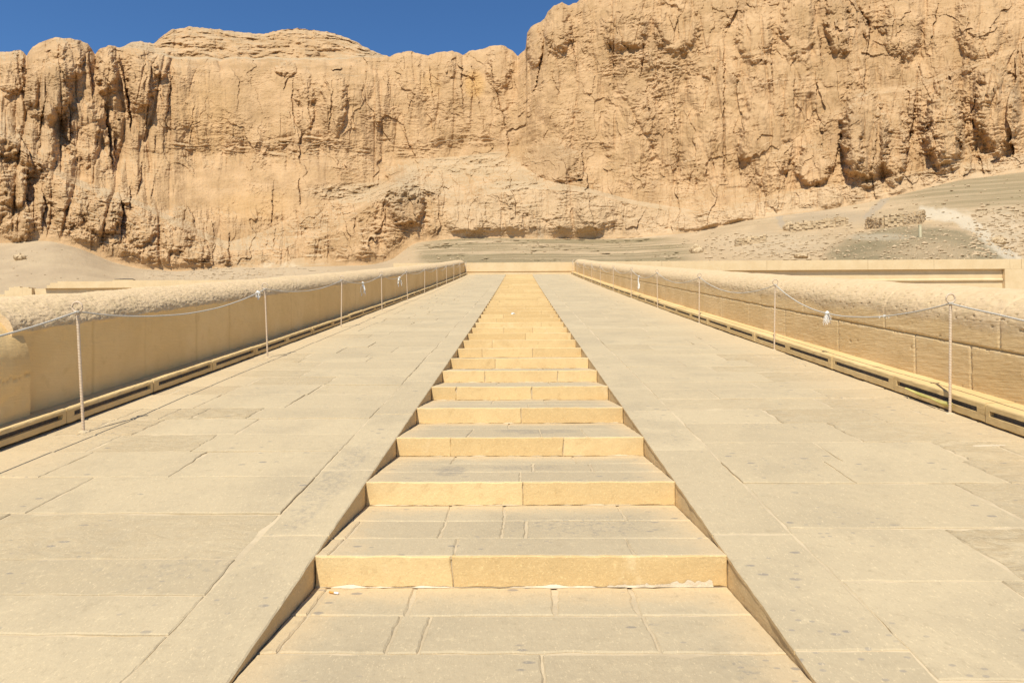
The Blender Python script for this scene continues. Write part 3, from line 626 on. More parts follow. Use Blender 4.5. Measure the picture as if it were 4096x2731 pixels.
    def cut(name, r0, r1, c0, c1, mat, tn, label=None):
        sub = V[r0:r1, c0:c1]; me = mesh_np(name, sub, grid_quads(r1 - r0, c1 - c0), attrs={'tone': tn[r0:r1, c0:c1], **({'zone': zone[r0:r1, c0:c1]} if r1 <= nr else {})})
        return tag(link(name, me, None, [mat]), kind='structure')
    cut('cliff', k, V.shape[0], 0, nc, M_rock, tone)
    cut('sand_dune', 0, k + 1, 0, jm + 1, M_sand, ts)
    cut('scree_slope', 0, k + 1, jm, nc, M_scree, ts)
    return px, PX, PY, YF
CL_px, CL_PX, CL_PY, CL_Y = build_cliff()
def on_scree(px, py):                                       # point of the scree or dune surface seen at a photo pixel
    j = int(np.clip(np.searchsorted(CL_px, px), 0, len(CL_px) - 1))
    col = CL_PY[:, j]; i = int(np.argmin(np.abs(col - py)))
    return at(px, py, float(CL_Y[i, j]))

# rubble on the slopes: nobody could count it
def build_rubble():
    rg = np.random.RandomState(5)
    base = np.array([(1, 0, 0), (-1, 0, 0), (0, 1, 0), (0, -1, 0), (0, 0, 1), (0, 0, -1)], float)
    tri = np.array([(0, 2, 4), (2, 1, 4), (1, 3, 4), (3, 0, 4), (2, 0, 5), (1, 2, 5), (3, 1, 5), (0, 3, 5)])
    P = []
    def scatter(n, x0, x1, y0, y1, smin, smax, cond=None):
        for _ in range(n):
            x = rg.uniform(x0, x1); y = rg.uniform(y0, y1)
            if cond and not cond(x, y): continue
            j = int(np.clip(np.searchsorted(CL_px, x), 0, len(CL_px) - 1))
            if y < CL_PY[100, j] + 1: continue
            P.append((on_scree(x, y), rg.uniform(smin, smax) * rg.uniform(0.5, 1.0)))
    scatter(420, 1600, 2420, 400, 598, 0.10, 0.42)
    scatter(500, 1900, 2320, 515, 598, 0.10, 0.30)
    scatter(350, 1620, 1900, 540, 598, 0.12, 0.45)
    scatter(260, 2230, 2352, 470, 590, 0.15, 0.5)
    scatter(200, 930, 1640, 548, 602, 0.10, 0.30)
    scatter(160, 330, 620, 608, 640, 0.12, 0.5)
    scatter(60, -60, 330, 560, 640, 0.08, 0.25)
    V = []; Q = []
    for i, (p, s) in enumerate(P):
        q = base * np.array([s * rg.uniform(0.7, 1.5), s * rg.uniform(0.7, 1.4), s * rg.uniform(0.4, 0.9)]) * rg.uniform(0.75, 1.2, (6, 1))
        a = rg.uniform(0, 6.28); R = np.array([[math.cos(a), -math.sin(a), 0], [math.sin(a), math.cos(a), 0], [0, 0, 1]])
        V.append(q @ R.T + np.array(p)); Q.append(tri + 6 * i)
    V = np.concatenate(V); me = mesh_np('loose_rubble', V, np.concatenate(Q), attrs={'tone': np.tile(np.array([0.0, 0.25, 0.6]), (len(V), 1))})
    o = link('loose_rubble', me, None, [M_scree])
    tag(o, 'loose pale stones strewn over the scree slopes below the cliff', 'rubble', kind='stuff')
build_rubble()

# dry stone retaining walls on the scree
def dry_wall(path, h, label, seed):
    rg = random.Random(seed); mb = MB()
    pts = [on_scree(x, y) for x, y in path]
    seg = []
    for a, b in zip(pts, pts[1:]):
        n = max(2, int((b - a).length / 0.36))
        for i in range(n): seg.append((a.lerp(b, (i + 0.5) / n), (b - a) / n))
    hs = h
    for p, d in seg:
        z = -0.5
        w = d.length * 0.56; dn = Vector((d.x, d.y, 0)).normalized(); nn = Vector((dn.y, -dn.x, 0))
        top = hs * rg.uniform(0.75, 1.1)
        while z < top:
            hh = rg.uniform(0.14, 0.26)
            c = p + nn * rg.uniform(-0.08, 0.14); ww = w * rg.uniform(0.95, 1.2); dd = 0.35
            vs = []
            for sz in (0, 1):
                for sa, sb in ((-1, -1), (1, -1), (1, 1), (-1, 1)):
                    q = c + dn * (sa * ww * rg.uniform(0.85, 1)) + nn * (sb * dd * rg.uniform(0.85, 1)); vs.append((q.x, q.y, c.z + z + sz * hh * rg.uniform(0.88, 0.98)))
            t = rg.random() * 0.5
            mb.add(vs, [(0, 3, 2, 1), (4, 5, 6, 7), (0, 1, 5, 4), (1, 2, 6, 5), (2, 3, 7, 6), (3, 0, 4, 7)], 0, (0.1 * t, 0.5 * t, 1.0))
            z += hh
    o = mb.build('dry_stone_wall', [M_drywall]); tag(o, label, 'stone wall', 'dry stone walls on the scree')
dry_wall([(1992, 526), (2030, 524), (2070, 520), (2100, 516), (2118, 508)], 1.5, 'tall curved dry stone wall built into the grey scree above the rubble mound', 3)
dry_wall([(1815, 532), (1860, 528), (1905, 522), (1945, 516)], 1.2, 'low long dry stone wall stepping across the tan slope left of the mound', 4)
dry_wall([(1690, 566), (1720, 560), (1760, 556)], 0.9, 'short broken dry stone wall low on the tan slope near the terrace', 6)

def boulder(px, py, size, label, seed, sink=0.3, mat=None):
    bm = bmesh.new(); bmesh.ops.create_icosphere(bm, subdivisions=4, radius=1.0)
    co = np.array([v.co[:] for v in bm.verts])
    r = 1 + 0.35 * fbm(co[:, 0] * 1.3 + seed, co[:, 1] * 1.3 + co[:, 2], seed, 4) 
    for v, k in zip(bm.verts, r): v.co = Vector((v.co.x * size[0], v.co.y * size[1], v.co.z * size[2])) * k
    me = bpy.data.meshes.new('boulder'); bm.to_mesh(me); bm.free()
    o = link('boulder', me, None, [mat or M_drywall]); p = on_scree(px, py); o.location = (p.x, p.y - 0.3, p.z + size[2] * sink)
    tag(o, label, 'boulder', 'boulders on the slopes')
boulder(38, 592, (0.75, 0.6, 0.55), 'brown boulder alone on the smooth sand dune at left', 3)
boulder(1600, 580, (0.9, 0.7, 0.8), 'squat boulder at the right end of the layered bank behind the terrace', 11)
boulder(1838, 592, (0.8, 0.6, 0.35), 'flat boulder just above the parapet, left of the rubble mound', 8)
boulder(1812, 528, (0.9, 0.7, 0.8), 'rounded boulder at the left end of the low dry stone wall', 5)
boulder(2285, 560, (0.8, 0.6, 0.5), 'boulder on the pale track at the right of the rubble mound', 9)

mk = on_scree(2110, 546)
mb = MB(); mb.box(-0.12, 0.12, -0.12, 0.12, -0.6, 1.35)
pm = empty('marker_post', (mk.x, mk.y - 0.1, mk.z)); tag(pm, 'pale yellow square post standing on the grey rubble mound', 'marker post')
o = mb.build('post_shaft', [M_marker]); o.parent = pm
mb = MB(); mb.box(-0.14, 0.14, -0.14, 0.14, 1.35, 1.42); o = mb.build('post_cap', [M_marker]); o.parent = pm

# ---------------------------------------------------------------- slabs
def ring_edge(rg, p, q, step, amp, seed, chip):
    n = max(1, int(math.hypot(q[0] - p[0], q[1] - p[1]) / step))
    out = []
    nx, ny = -(q[1] - p[1]), (q[0] - p[0]); l = math.hypot(nx, ny) or 1; nx /= l; ny /= l
    t = np.arange(n) / n
    xs = p[0] + (q[0] - p[0]) * t; ys = p[1] + (q[1] - p[1]) * t
    d = amp * fbm(xs * 7 + seed * 3.1, ys * 7 - seed, seed, 3, 0.65)
    big = chip * np.clip(fbm(xs * 2.3 + seed, ys * 2.3, seed + 3, 2) - 0.45, 0, 1) * (0.5 + np.abs(perlin(xs * 19, ys * 19, seed)))
    w = np.minimum(t, 1 - t) * n; w = np.clip(w, 0, 1)
    d = (d + big) * w
    return [(x + nx * k, y + ny * k) for x, y, k in zip(xs, ys, d)]
def slab(mb, mapf, u0, u1, v0, v1, rg, step=0.05, gap=0.006, amp=0.004, bev=0.007, deep=0.03, m=0, tone=None, side_m=None, skew=0.018, lift=0.0, chip=0.05, sides=True, keep=(0, 0, 0, 0)):
    """one stone: irregular outline, worn rim; mapf(u, v, h) gives the point h above the surface; keep marks edges that stay straight (u0,u1,v0,v1)"""
    g = gap * rg.uniform(0.5, 1.2)
    def corner(eu, ev, ku, kv, su, sv):                      # corners drift a little; neighbours share the drift through the hash of the corner
        hu = (math.sin(eu * 127.1 + ev * 311.7) * 43758.5453) % 1 - 0.5; hv = (math.sin(eu * 269.5 + ev * 183.3) * 43758.5453) % 1 - 0.5
        return (eu + (0 if ku else su * g + hu * skew), ev + (0 if kv else sv * g + hv * skew))
    a = corner(u0, v0, keep[0], keep[2], 1, 1); b = corner(u1, v0, keep[1], keep[2], -1, 1)
    c = corner(u1, v1, keep[1], keep[3], -1, -1); d = corner(u0, v1, keep[0], keep[3], 1, -1)
    seed = rg.randint(0, 9999)
    ring = []
    for k, (p, q) in enumerate(((a, b), (b, c), (c, d), (d, a))):
        kp = keep[(2, 1, 3, 0)[k]]
        ring += ring_edge(rg, p, q, step, amp * (0.6 if kp else 1), seed + k, chip * 0.25 if kp else chip)
    n = len(ring); cu = (u0 + u1) / 2; cv = (v0 + v1) / 2
    tilt_u = rg.uniform(-1, 1) * 0.0035; tilt_v = rg.uniform(-1, 1) * 0.004
    def hgt(u, v): return lift + tilt_u * (u - cu) + tilt_v * (v - cv)
    inner = []
    for i, (u, v) in enumerate(ring):
        up, vp = ring[i - 1]; un, vn = ring[(i + 1) % n]
        tu, tv = un - up, vn - vp; l = math.hypot(tu, tv) or 1
        bb = bev * (0.6 + 0.8 * rg.random())
        inner.append((u - tv / l * bb, v + tu / l * bb))
    vs = [mapf(u, v, hgt(u, v) - deep) for u, v in ring] + [mapf(u, v, hgt(u, v) - bev * 0.7) for u, v in ring] + [mapf(u, v, hgt(u, v)) for u, v in inner]
    fs = []
    for i in range(n):
        j = (i + 1) % n
        fs.append((i, j, n + j, n + i)); fs.append((n + i, n + j, 2 * n + j, 2 * n + i))
    fs.append(tuple(range(2 * n, 3 * n)))
    b0 = len(mb.m); mb.add(vs, fs, m, tone or (rg.random(), 0.0, 0.0))
    if side_m is not None:
        for i in range(n): mb.m[b0 + 2 * i] = side_m

def cuts(a, b, lo, hi, rg):
    out = [a]
    while b - out[-1] > hi * 1.25: out.append(out[-1] + rg.uniform(lo, hi))
    if b - out[-1] > hi: out.append((out[-1] + b) / 2)
    return out + [b]

# ---------------------------------------------------------------- ramp paving
CURB = 3.97
def ramp_map(u, v, h): return (u, v, zr(v) + h)
def build_ramp():
    rg = random.Random(21); mb = MB()
    for side in (-1, 1):
        # border strip along the stairs
        ys = cuts(-2.0, Y_TOP, 0.9, 1.9, rg)
        strip = 0.36 if side < 0 else 0.42
        for y0, y1 in zip(ys, ys[1:]):
            u = sorted((side * HALF, side * (HALF + strip)))
            st = 0.05 if y1 < 12 else (0.2 if y1 < 25 else 0.6)
            slab(mb, ramp_map, u[0], u[1], y0, y1, rg, step=st, gap=0.005, amp=0.004, tone=(rg.uniform(0.3, 0.9), 0, 0), keep=(side > 0, side < 0, 0, 0), chip=0.02, deep=0.02, side_m=1)
        # courses
        y = -2.0
        while y < Y_TOP - 0.05:
            dy = rg.uniform(0.42, 0.74)
            y1 = min(Y_TOP, y + dy)
            if Y_TOP - y1 < 0.3: y1 = Y_TOP
            xs = cuts(HALF + strip, CURB + 0.12, 0.6, 1.6, rg)
            st = 0.045 if y1 < 10 else (0.15 if y1 < 22 else 0.6)
            for x0, x1 in zip(xs, xs[1:]):
                u = sorted((side * x0, side * x1))
                worn = 0.0
                if x0 > 2.2 and 2 < y < 11 and rg.random() < 0.5: worn = rg.uniform(0.5, 1.0)
                elif rg.random() < 0.06: worn = 0.4
                tone = (rg.uniform(0.25, 0.85), worn * 0.8, 0)
                lift = rg.uniform(-0.002, 0.006) - 0.001 * worn
                ym = None
                if rg.random() < 0.16 and y1 - y > 0.6: ym = y + (y1 - y) * rg.uniform(0.4, 0.6)
                parts = [(y, y1)] if ym is None else [(y, ym), (ym, y1)]
                pieces = []
                for a, b in parts:
                    if worn > 0.45 and rg.random() < 0.7:
                        um = u[0] + (u[1] - u[0]) * rg.uniform(0.3, 0.7); pieces += [(u[0], um, a, b), (um, u[1], a, b)]
                    else: pieces.append((u[0], u[1], a, b))
                for ua, ub, a, b in pieces:
                    slab(mb, ramp_map, ua, ub, a, b, rg, step=st, gap=0.0065 + 0.0004 * max(0, y), amp=0.006 + 0.012 * worn, tone=tone if ym is None else (rg.random(), worn, 0), lift=lift, chip=0.035 + 0.03 * worn, bev=0.006 + 0.006 * worn)
            y = y1
    ramp = mb.build('ramp', [M_slab, M_side]); tag(ramp, kind='structure')
    # grime trail by the stairs: mark on the slab tone (a stain with a shape of its own)
    me = ramp.data; n = len(me.vertices)
    # mortar bed under the slabs
    V = []; ys = np.concatenate([np.arange(-2, 14, 0.12), np.arange(14, Y_TOP + 0.01, 0.5), [Y_TOP]])
    for side in (-1, 1):
        xs = np.linspace(HALF + 0.004, CURB + 0.3, 60) if side > 0 else np.linspace(-CURB - 0.3, -HALF - 0.004, 60)
        X, Yg = np.meshgrid(xs, ys)
        Z = zr(Yg) - 0.0038 - 0.005 * sstep(0.1, 0.6, fbm(X * 1.6, Yg * 1.6, 55, 3))
        o = link('ramp_bed', mesh_np('ramp_bed', np.stack([X, Yg, Z], -1), grid_quads(len(ys), 60)), None, [M_mortar]); tag(o, kind='structure')
build_ramp()

# ---------------------------------------------------------------- staircase
STAIR = empty('stone_staircase', (0, Y_N1, zr(Y_N1)))
tag(STAIR, 'long straight flight of ochre limestone steps climbing the middle of the ramp', 'staircase')
LAY = {0: [(2.237, 2.60, [0.073]), (2.60, 2.975, [-0.93, -0.52, -0.39, 0.53]), (2.975, 3.337, [-0.93, -0.50, 0.16, 0.52])],
       1: [(3.337, 3.645, [-0.93, -0.33, 0.55]), (3.645, 4.03, [-0.93, -0.44, -0.10, 0.03]), (4.03, 4.437, [-0.44, -0.10, 0.62])],
       2: [(4.437, 4.80, [0.01]), (4.80, 5.16, [0.10, 0.52]), (5.16, 5.537, [-0.52, 0.42])],
       3: [(5.537, 6.15, [-0.42, 0.18, 0.55]), (6.15, 6.637, [-0.1])]}
RJ = {1: [-0.33], 2: [-0.32 + 0.33, ], 3: [-0.56, 0.35], 4: [0.02], 5: [-0.72, 0.14], 6: [-0.45, 0.5]}
def build_stairs():
    rg = random.Random(33)
    nstep = int((Y_TOP - Y_N1) / TREAD) + 1
    for k in range(-1, nstep + 1):
        yk = Y_N1 + (k - 1) * TREAD                          # nose of this step
        if yk > Y_TOP: break
        ye = min(yk + TREAD, Y_TOP + 0.2); zk = zr(yk); mb = MB()
        zb = zr(yk - TREAD)
        near = 1 <= k + 1 <= 8
        st = 0.035 if k < 7 else (0.15 if k < 15 else 0.6)
        tmap = lambda u, v, h, z=zk: (u, v, z + h)
        rmap = lambda u, v, h, y=yk: (u, y - 0.005 - h, v)
        if k < 13:
            lay = LAY.get(k) or [(yk, yk + TREAD * 0.42, [rg.uniform(-0.5, 0.5)]), (yk + TREAD * 0.42, ye, [rg.uniform(-0.6, -0.2), rg.uniform(0.2, 0.6)])]
            for (a, b, js) in lay:
                us = [-HALF] + sorted(js) + [HALF]
                for i, (u0, u1) in enumerate(zip(us, us[1:])):
                    first = abs(a - yk) < 1e-6
                    slab(mb, tmap, u0, u1, a, b, rg, step=st, gap=0.0075, amp=0.006, bev=0.008, tone=(rg.uniform(0.1, 0.9), 0.0, 0.0), m=0, keep=(i == 0, i == len(us) - 2, first, 0), chip=0.10 if first else 0.03, deep=0.02)
        else:
            mb.box(-HALF, HALF, yk + 0.004, ye, zk - 0.05, zk - 0.001, 0, (rg.uniform(0.3, 0.7), 0, 0))
        js = RJ.get(k)
        if js is None: js = [x for x in (rg.uniform(-0.7, -0.1), rg.uniform(0.1, 0.7)) if rg.random() < 0.5]
        us = [-HALF] + js + [HALF]
        for i, (u0, u1) in enumerate(zip(us, us[1:])):
            slab(mb, rmap, u0, u1, zb - 0.002, zk - 0.003, rg, step=st, gap=0.003, amp=0.006, bev=0.006, tone=(rg.uniform(0.0, 1.0), 0, 0), m=1, keep=(i == 0, i == len(us) - 2, 1, 1), chip=0.06, deep=0.02)
        mb.box(-HALF, HALF, yk + 0.012, ye + 0.02, zk - 0.35, zk - 0.0075, 2)      # core and joint mortar
        mb.box(-HALF + 0.002, HALF - 0.002, yk + 0.006, yk + 0.0115, zb - 0.05, zk - 0.012, 2)
        # crumbly pale mortar fillet at the foot of the riser
        n = 90 if k < 8 else 24
        xs = np.linspace(-HALF + 0.01, HALF - 0.01, n)
        hh = 0.002 + 0.012 * np.clip(fbm(xs * 3 + k * 7, xs * 0 + k, 77, 4, 0.65) + 0.05, 0, 1); dd = hh * 1.3
        vs = [(x, yk - 0.0075, zb + h) for x, h in zip(xs, hh)] + [(x, yk - 0.009 - d, zb + 0.002) for x, d in zip(xs, dd)]
        mb.add(vs, [(i, n + i, n + i + 1, i + 1) for i in range(n - 1)], 3 if k < 2 else 2)
        if k == 1:                                          # plaster smeared on the lower right of the first riser
            pts = [(0.42 + 0.012 * q, 0.008 + 0.022 * (q / 42.0) ** 2 + 0.016 * float(np.clip(fbm(np.array(q * 0.33), np.array(0.5), 611, 3, 0.7) + 0.2, 0, 1))) for q in range(43)] + [(0.93, 0.003), (0.42, 0.003)]
            pts = [(u + rg.uniform(-.003, .003), v + rg.uniform(-.002, .002)) for u, v in pts]
            vs = [(u, yk - 0.0085, zb + v) for u, v in pts]; mb.add(vs, [tuple(range(len(vs)))[::-1]], 3)
        mb.build('step', [M_tread, M_riser, M_mortar, M_plaster], STAIR)
build_stairs()

def build_cheeks():                                          # cut sides of the ramp beside the steps
    for side in (-1, 1):
        ys = np.concatenate([np.arange(-2, 14, 0.04), np.arange(14, Y_TOP + 0.1, 0.4)])
        hs = np.linspace(0, 1, 12)
        Yg, Hh = np.meshgrid(ys, hs, indexing='ij')
        Z = zr(Yg) - 0.012 - 0.42 * Hh
        x = side * (HALF + 0.004 + 0.004 * fbm(Yg * 5, Z * 9, 61 + side, 4))
        V = np.stack([x, Yg, Z], -1)
        me = mesh_np('cheek_face', V, grid_quads(len(ys), 12), smooth=True, attrs={'tone': np.stack([0.5 + 0 * Z, 0 * Z, 0 * Z], -1)})
        o = link('cheek_face', me, STAIR, [M_side])
build_cheeks()

# ---------------------------------------------------------------- balustrade walls
def profile_wall(side, face_u, v_bot, v_edge, a, b, y_start, seed):
    ys = [y_start]
    while ys[-1] < Y_TOP: ys.append(ys[-1] + max(0.010, 0.0019 * ys[-1]))
    ys = np.array(ys); ys[-1] = Y_TOP
    nf, ne, nb = 64, 110, 6
    vf = np.linspace(v_bot, v_edge, nf)
    th = np.linspace(0, np.pi, ne + 1)[1:]
    U = np.concatenate([np.full(nf, face_u), face_u + a - a * np.cos(th), np.full(nb, face_u + 2 * a)])
    W = np.concatenate([vf, v_edge + b * np.sin(th), np.linspace(v_edge - 0.05, v_bot - 0.6, nb)])
    nu = np.concatenate([np.full(nf, -1.0), -np.cos(th), np.full(nb, 1.0)]); nw = np.concatenate([np.zeros(nf), np.sin(th), np.zeros(nb)])
    cop = np.concatenate([np.zeros(nf), np.ones(ne), np.zeros(nb)])
    arc = np.concatenate([vf - v_edge, np.cumsum(np.full(ne, math.pi * (a + b) / 2 / ne)), np.full(nb, 1.6)])
    Yg, _ = np.meshgrid(ys, U, indexing='ij')
    UU = np.broadcast_to(U, Yg.shape); WW = np.broadcast_to(W, Yg.shape); A = np.broadcast_to(arc, Yg.shape); C = np.broadcast_to(cop, Yg.shape).copy()
    tone = np.zeros(Yg.shape + (3,), np.float32)
    d = np.zeros(Yg.shape)
    if side < 0:                                             # pecked coping over a smooth rendered face
        edge = 0.012 * fbm(Yg * 3.0, Yg * 0, seed, 4, 0.6)
        C = sstep(-0.004, 0.006, A - edge) * (A < 1.55)
        peck = fbm(Yg * 13 + 2 * A, A * 24, seed + 1, 3, 0.65); peck2 = np.abs(perlin(Yg * 22 + 9, A * 30 - Yg * 5, seed + 2))
        w1, w2, wc = worley(Yg * 21 + 0.6 * peck + 6 * A, A * 32 - 5 * Yg, seed + 11)
        d += C * (0.006 + 0.003 * peck + 0.005 * (w1 - 0.45) + 0.007 * (wc - 0.5) + 0.005 * (peck2 - 0.3) + 0.012 * fbm(Yg * 1.2, A * 2, seed + 4, 3))
        d += (1 - C) * (0.004 * fbm(Yg * 0.8, WW * 1.2, seed + 5, 3) + 0.002 * fbm(Yg * 9, WW * 9, seed + 6, 3))
        js = [5.05, 6.62, 7.55, 8.75, 9.75, 11.2, 12.4, 14.2, 15.7, 17.3, 19.2, 21.0, 23.1, 25.0, 27.4, 29.8, 32.2, 35.0, 38.0, 41.0, 44.0, 47.0, 50.0]
        for i, y in enumerate(js):
            off = 0.012 * perlin(WW * 5, WW * 0 + i, seed + 8); w = 0.016 + 0.012 * rnd(np.array(i), np.array(1), 3)
            g = np.exp(-((Yg - y - off) / w) ** 2) * (1 - C)
            tone[..., 1] = np.maximum(tone[..., 1], g * (0.35 + 0.5 * rnd(np.array(i), np.array(2), 3)))
            d -= 0.003 * g
        tone[..., 1] = np.maximum(tone[..., 1], 0.25 * (1 - C) * sstep(0.1, 0.6, fbm(Yg * 1.4, WW * 0.6, seed + 9, 4)))
    else:                                                    # coursed chiselled masonry worn round at the top
        jv = -0.829 + 0.006 * fbm(Yg * 2, Yg * 0, seed, 3)
        edge = -0.06 + 0.05 * fbm(Yg * 0.9, Yg * 0, seed + 1, 4, 0.6)
        C = sstep(-0.04, 0.06, A - edge) * (A < 1.55)
        d += 0.0035 * C * fbm(Yg * 9, A * 14, seed + 2, 4, 0.6) + 0.01 * C * fbm(Yg * 0.9, A * 1.5, seed + 13, 3) - 0.035 * C * np.clip(fbm(Yg * 11, A * 26, seed + 3, 3, 0.6) - 0.55, 0, 1)
        d += (1 - C) * (0.0016 * fbm(Yg * 3, WW * 30, seed + 4, 4, 0.6) + 0.0012 * fbm(Yg * 12, WW * 34, seed + 5, 3) - 0.03 * np.clip(fbm(Yg * 6, WW * 9, seed + 6, 4, 0.6) - 1.0, 0, 1))
        wj = 0.008 + 0.006 * np.abs(fbm(Yg * 6, Yg * 0, seed + 7, 3, 0.7))
        g = np.exp(-((WW - jv) / wj) ** 4) * (1 - C)
        tone[..., 1] = np.maximum(tone[..., 1], 0.8 * g); d -= 0.028 * g
        lip = np.exp(-((WW - jv + 0.022) / 0.012) ** 2) * (1 - C); tone[..., 2] = np.maximum(tone[..., 2], 0.45 * lip * sstep(-0.1, 0.3, fbm(Yg * 5, WW * 8, seed + 8, 3)))
        rg = random.Random(seed)
        y = 2.0
        uj = [5.25, 6.06, 7.95, 10.2, 12.0, 13.7]; uj += [13.7 + 1.8 * i + rg.uniform(-.3, .3) for i in range(1, 22)]
        lj = [4.85, 5.45, 6.45, 7.35, 9.1, 10.9, 12.6]; lj += [12.6 + 1.8 * i + rg.uniform(-.3, .3) for i in range(1, 22)]
        for js, up in ((uj, True), (lj, False)):
            for i, y in enumerate(js):
                m = (WW > jv) if up else (WW <= jv)
                hi = (A < 0.42) if up else True
                wob = 0.008 * fbm(WW * 14, WW * 0 + i, seed + 10, 3)
                g = np.exp(-((Yg - y - wob) / (0.010 + 0.0003 * Yg)) ** 2) * m * hi * np.where(C > 0.5, 0.6, 1)
                d -= 0.012 * g
                tone[..., 2] = np.maximum(tone[..., 2], 0.4 * g); tone[..., 1] = np.maximum(tone[..., 1], 0.5 * g * (rnd(np.array(i), np.array(4), seed) > 0.5))
        tone[..., 1] = np.maximum(tone[..., 1], 0.4 * (1 - C) * sstep(0.15, 0.7, fbm(Yg * 1.2, WW * 2.5, seed + 12, 4)))
    tone[..., 0] = C
    d = d * (A < 1.5)
    X = side * (UU + nu * d); Z = zr(Yg) + EYE + WW + nw * d
    V = np.stack([X, Yg, Z], -1)
    V[:, -1, 2] = -0.8                                       # outer face runs down to the ground
    return ys, V, tone
def build_balustrade(side):
    if side < 0: ys, V, tone = profile_wall(-1, 4.16, -1.40, -0.578, 0.45, 0.255, 5.55, 301)
    else: ys, V, tone = profile_wall(1, 4.23, -1.40, -0.60, 0.45, 0.295, 1.2, 401)
    root = empty('balustrade_wall', (side * 4.6, 5.3 if side < 0 else 1.5, zr(3.0)))
    tag(root, 'left balustrade wall with smooth shaded face under a rough pecked rounded top' if side < 0 else 'right balustrade wall of two chiselled courses worn round along the top', 'wall', 'balustrade walls of the ramp')
    nr, nc = V.shape[:2]; mat = M_wall_l if side < 0 else M_wall_r
    kf = 64
    def part(name, c0, c1):
        link(name, mesh_np(name, V[:, c0:c1], grid_quads(nr, c1 - c0, flip=side > 0), smooth=True, attrs={'tone': tone[:, c0:c1]}), root, [mat])
    part('wall_face', 0, kf); part('rounded_coping', kf - 1, nc)
    # far end cap
    e = V[-1]; n = len(e); mb = MB(); mb.add([tuple(p) for p in e], [tuple(range(n))], 0, (0, 0, 0)); mb.build('end_face', [mat], root)
    if side < 0: e = V[0]; mb = MB(); mb.add([tuple(p) for p in e], [tuple(range(len(e)))], 0, (1, 0, 0)); mb.build('front_face', [mat], root)
    if side < 0:                                             # near terminal block, proud of the wall
        ny = 190; ysn = np.concatenate([np.linspace(1.0, 4.4, 50), np.linspace(4.41, 5.67, ny - 50)])
        cu, a, b, v0 = 4.09, 0.47, 0.50, -0.87
        th = np.linspace(0, np.pi, 50); vf = np.linspace(-1.40, v0, 30)[:-1]
        U = np.concatenate([np.full(len(vf), cu), cu + a - a * np.cos(th)]); W = np.concatenate([vf, v0 + b * np.sin(th)])
        nu = np.concatenate([np.full(len(vf), -1.0), -np.cos(th)]); nw = np.concatenate([np.zeros(len(vf)), np.sin(th)])
        Yg, _ = np.meshgrid(ysn, U, indexing='ij'); UU = np.broadcast_to(U, Yg.shape); WW = np.broadcast_to(W, Yg.shape)
        d = 0.006 * fbm(Yg * 4, WW * 4, 501, 4) - 0.02 * np.clip(fbm(Yg * 2, WW * 3, 505, 3) - 0.5, 0, 1)
        cr = np.exp(-((WW + 0.93 + 0.05 * fbm(Yg * 3, Yg * 0, 511, 4, 0.6)) / 0.006) ** 2) + np.exp(-((Yg - 4.9 - 0.02 * fbm(WW * 6, WW * 0, 513, 3)) / 0.008) ** 2)
        d = d - 0.012 * cr
        V2 = np.stack([-(UU + nu * d), Yg, zr(Yg) + EYE + WW + nw * d], -1)
        t = np.zeros(Yg.shape + (3,)); t[..., 1] = np.clip(0.5 * sstep(0.1, 0.6, fbm(Yg * 1.5, WW * 1.5, 507, 4)) + 0.8 * cr, 0, 1)
        link('terminal_block', mesh_np('terminal_block', V2, grid_quads(ny, len(U)), smooth=True, attrs={'tone': t}), root, [mat])
        mb = MB(); n = len(U); mb.add([tuple(p) for p in V2[-1]], [tuple(range(n))]); mb.build('terminal_face', [mat], root)
build_balustrade(-1); build_balustrade(1)

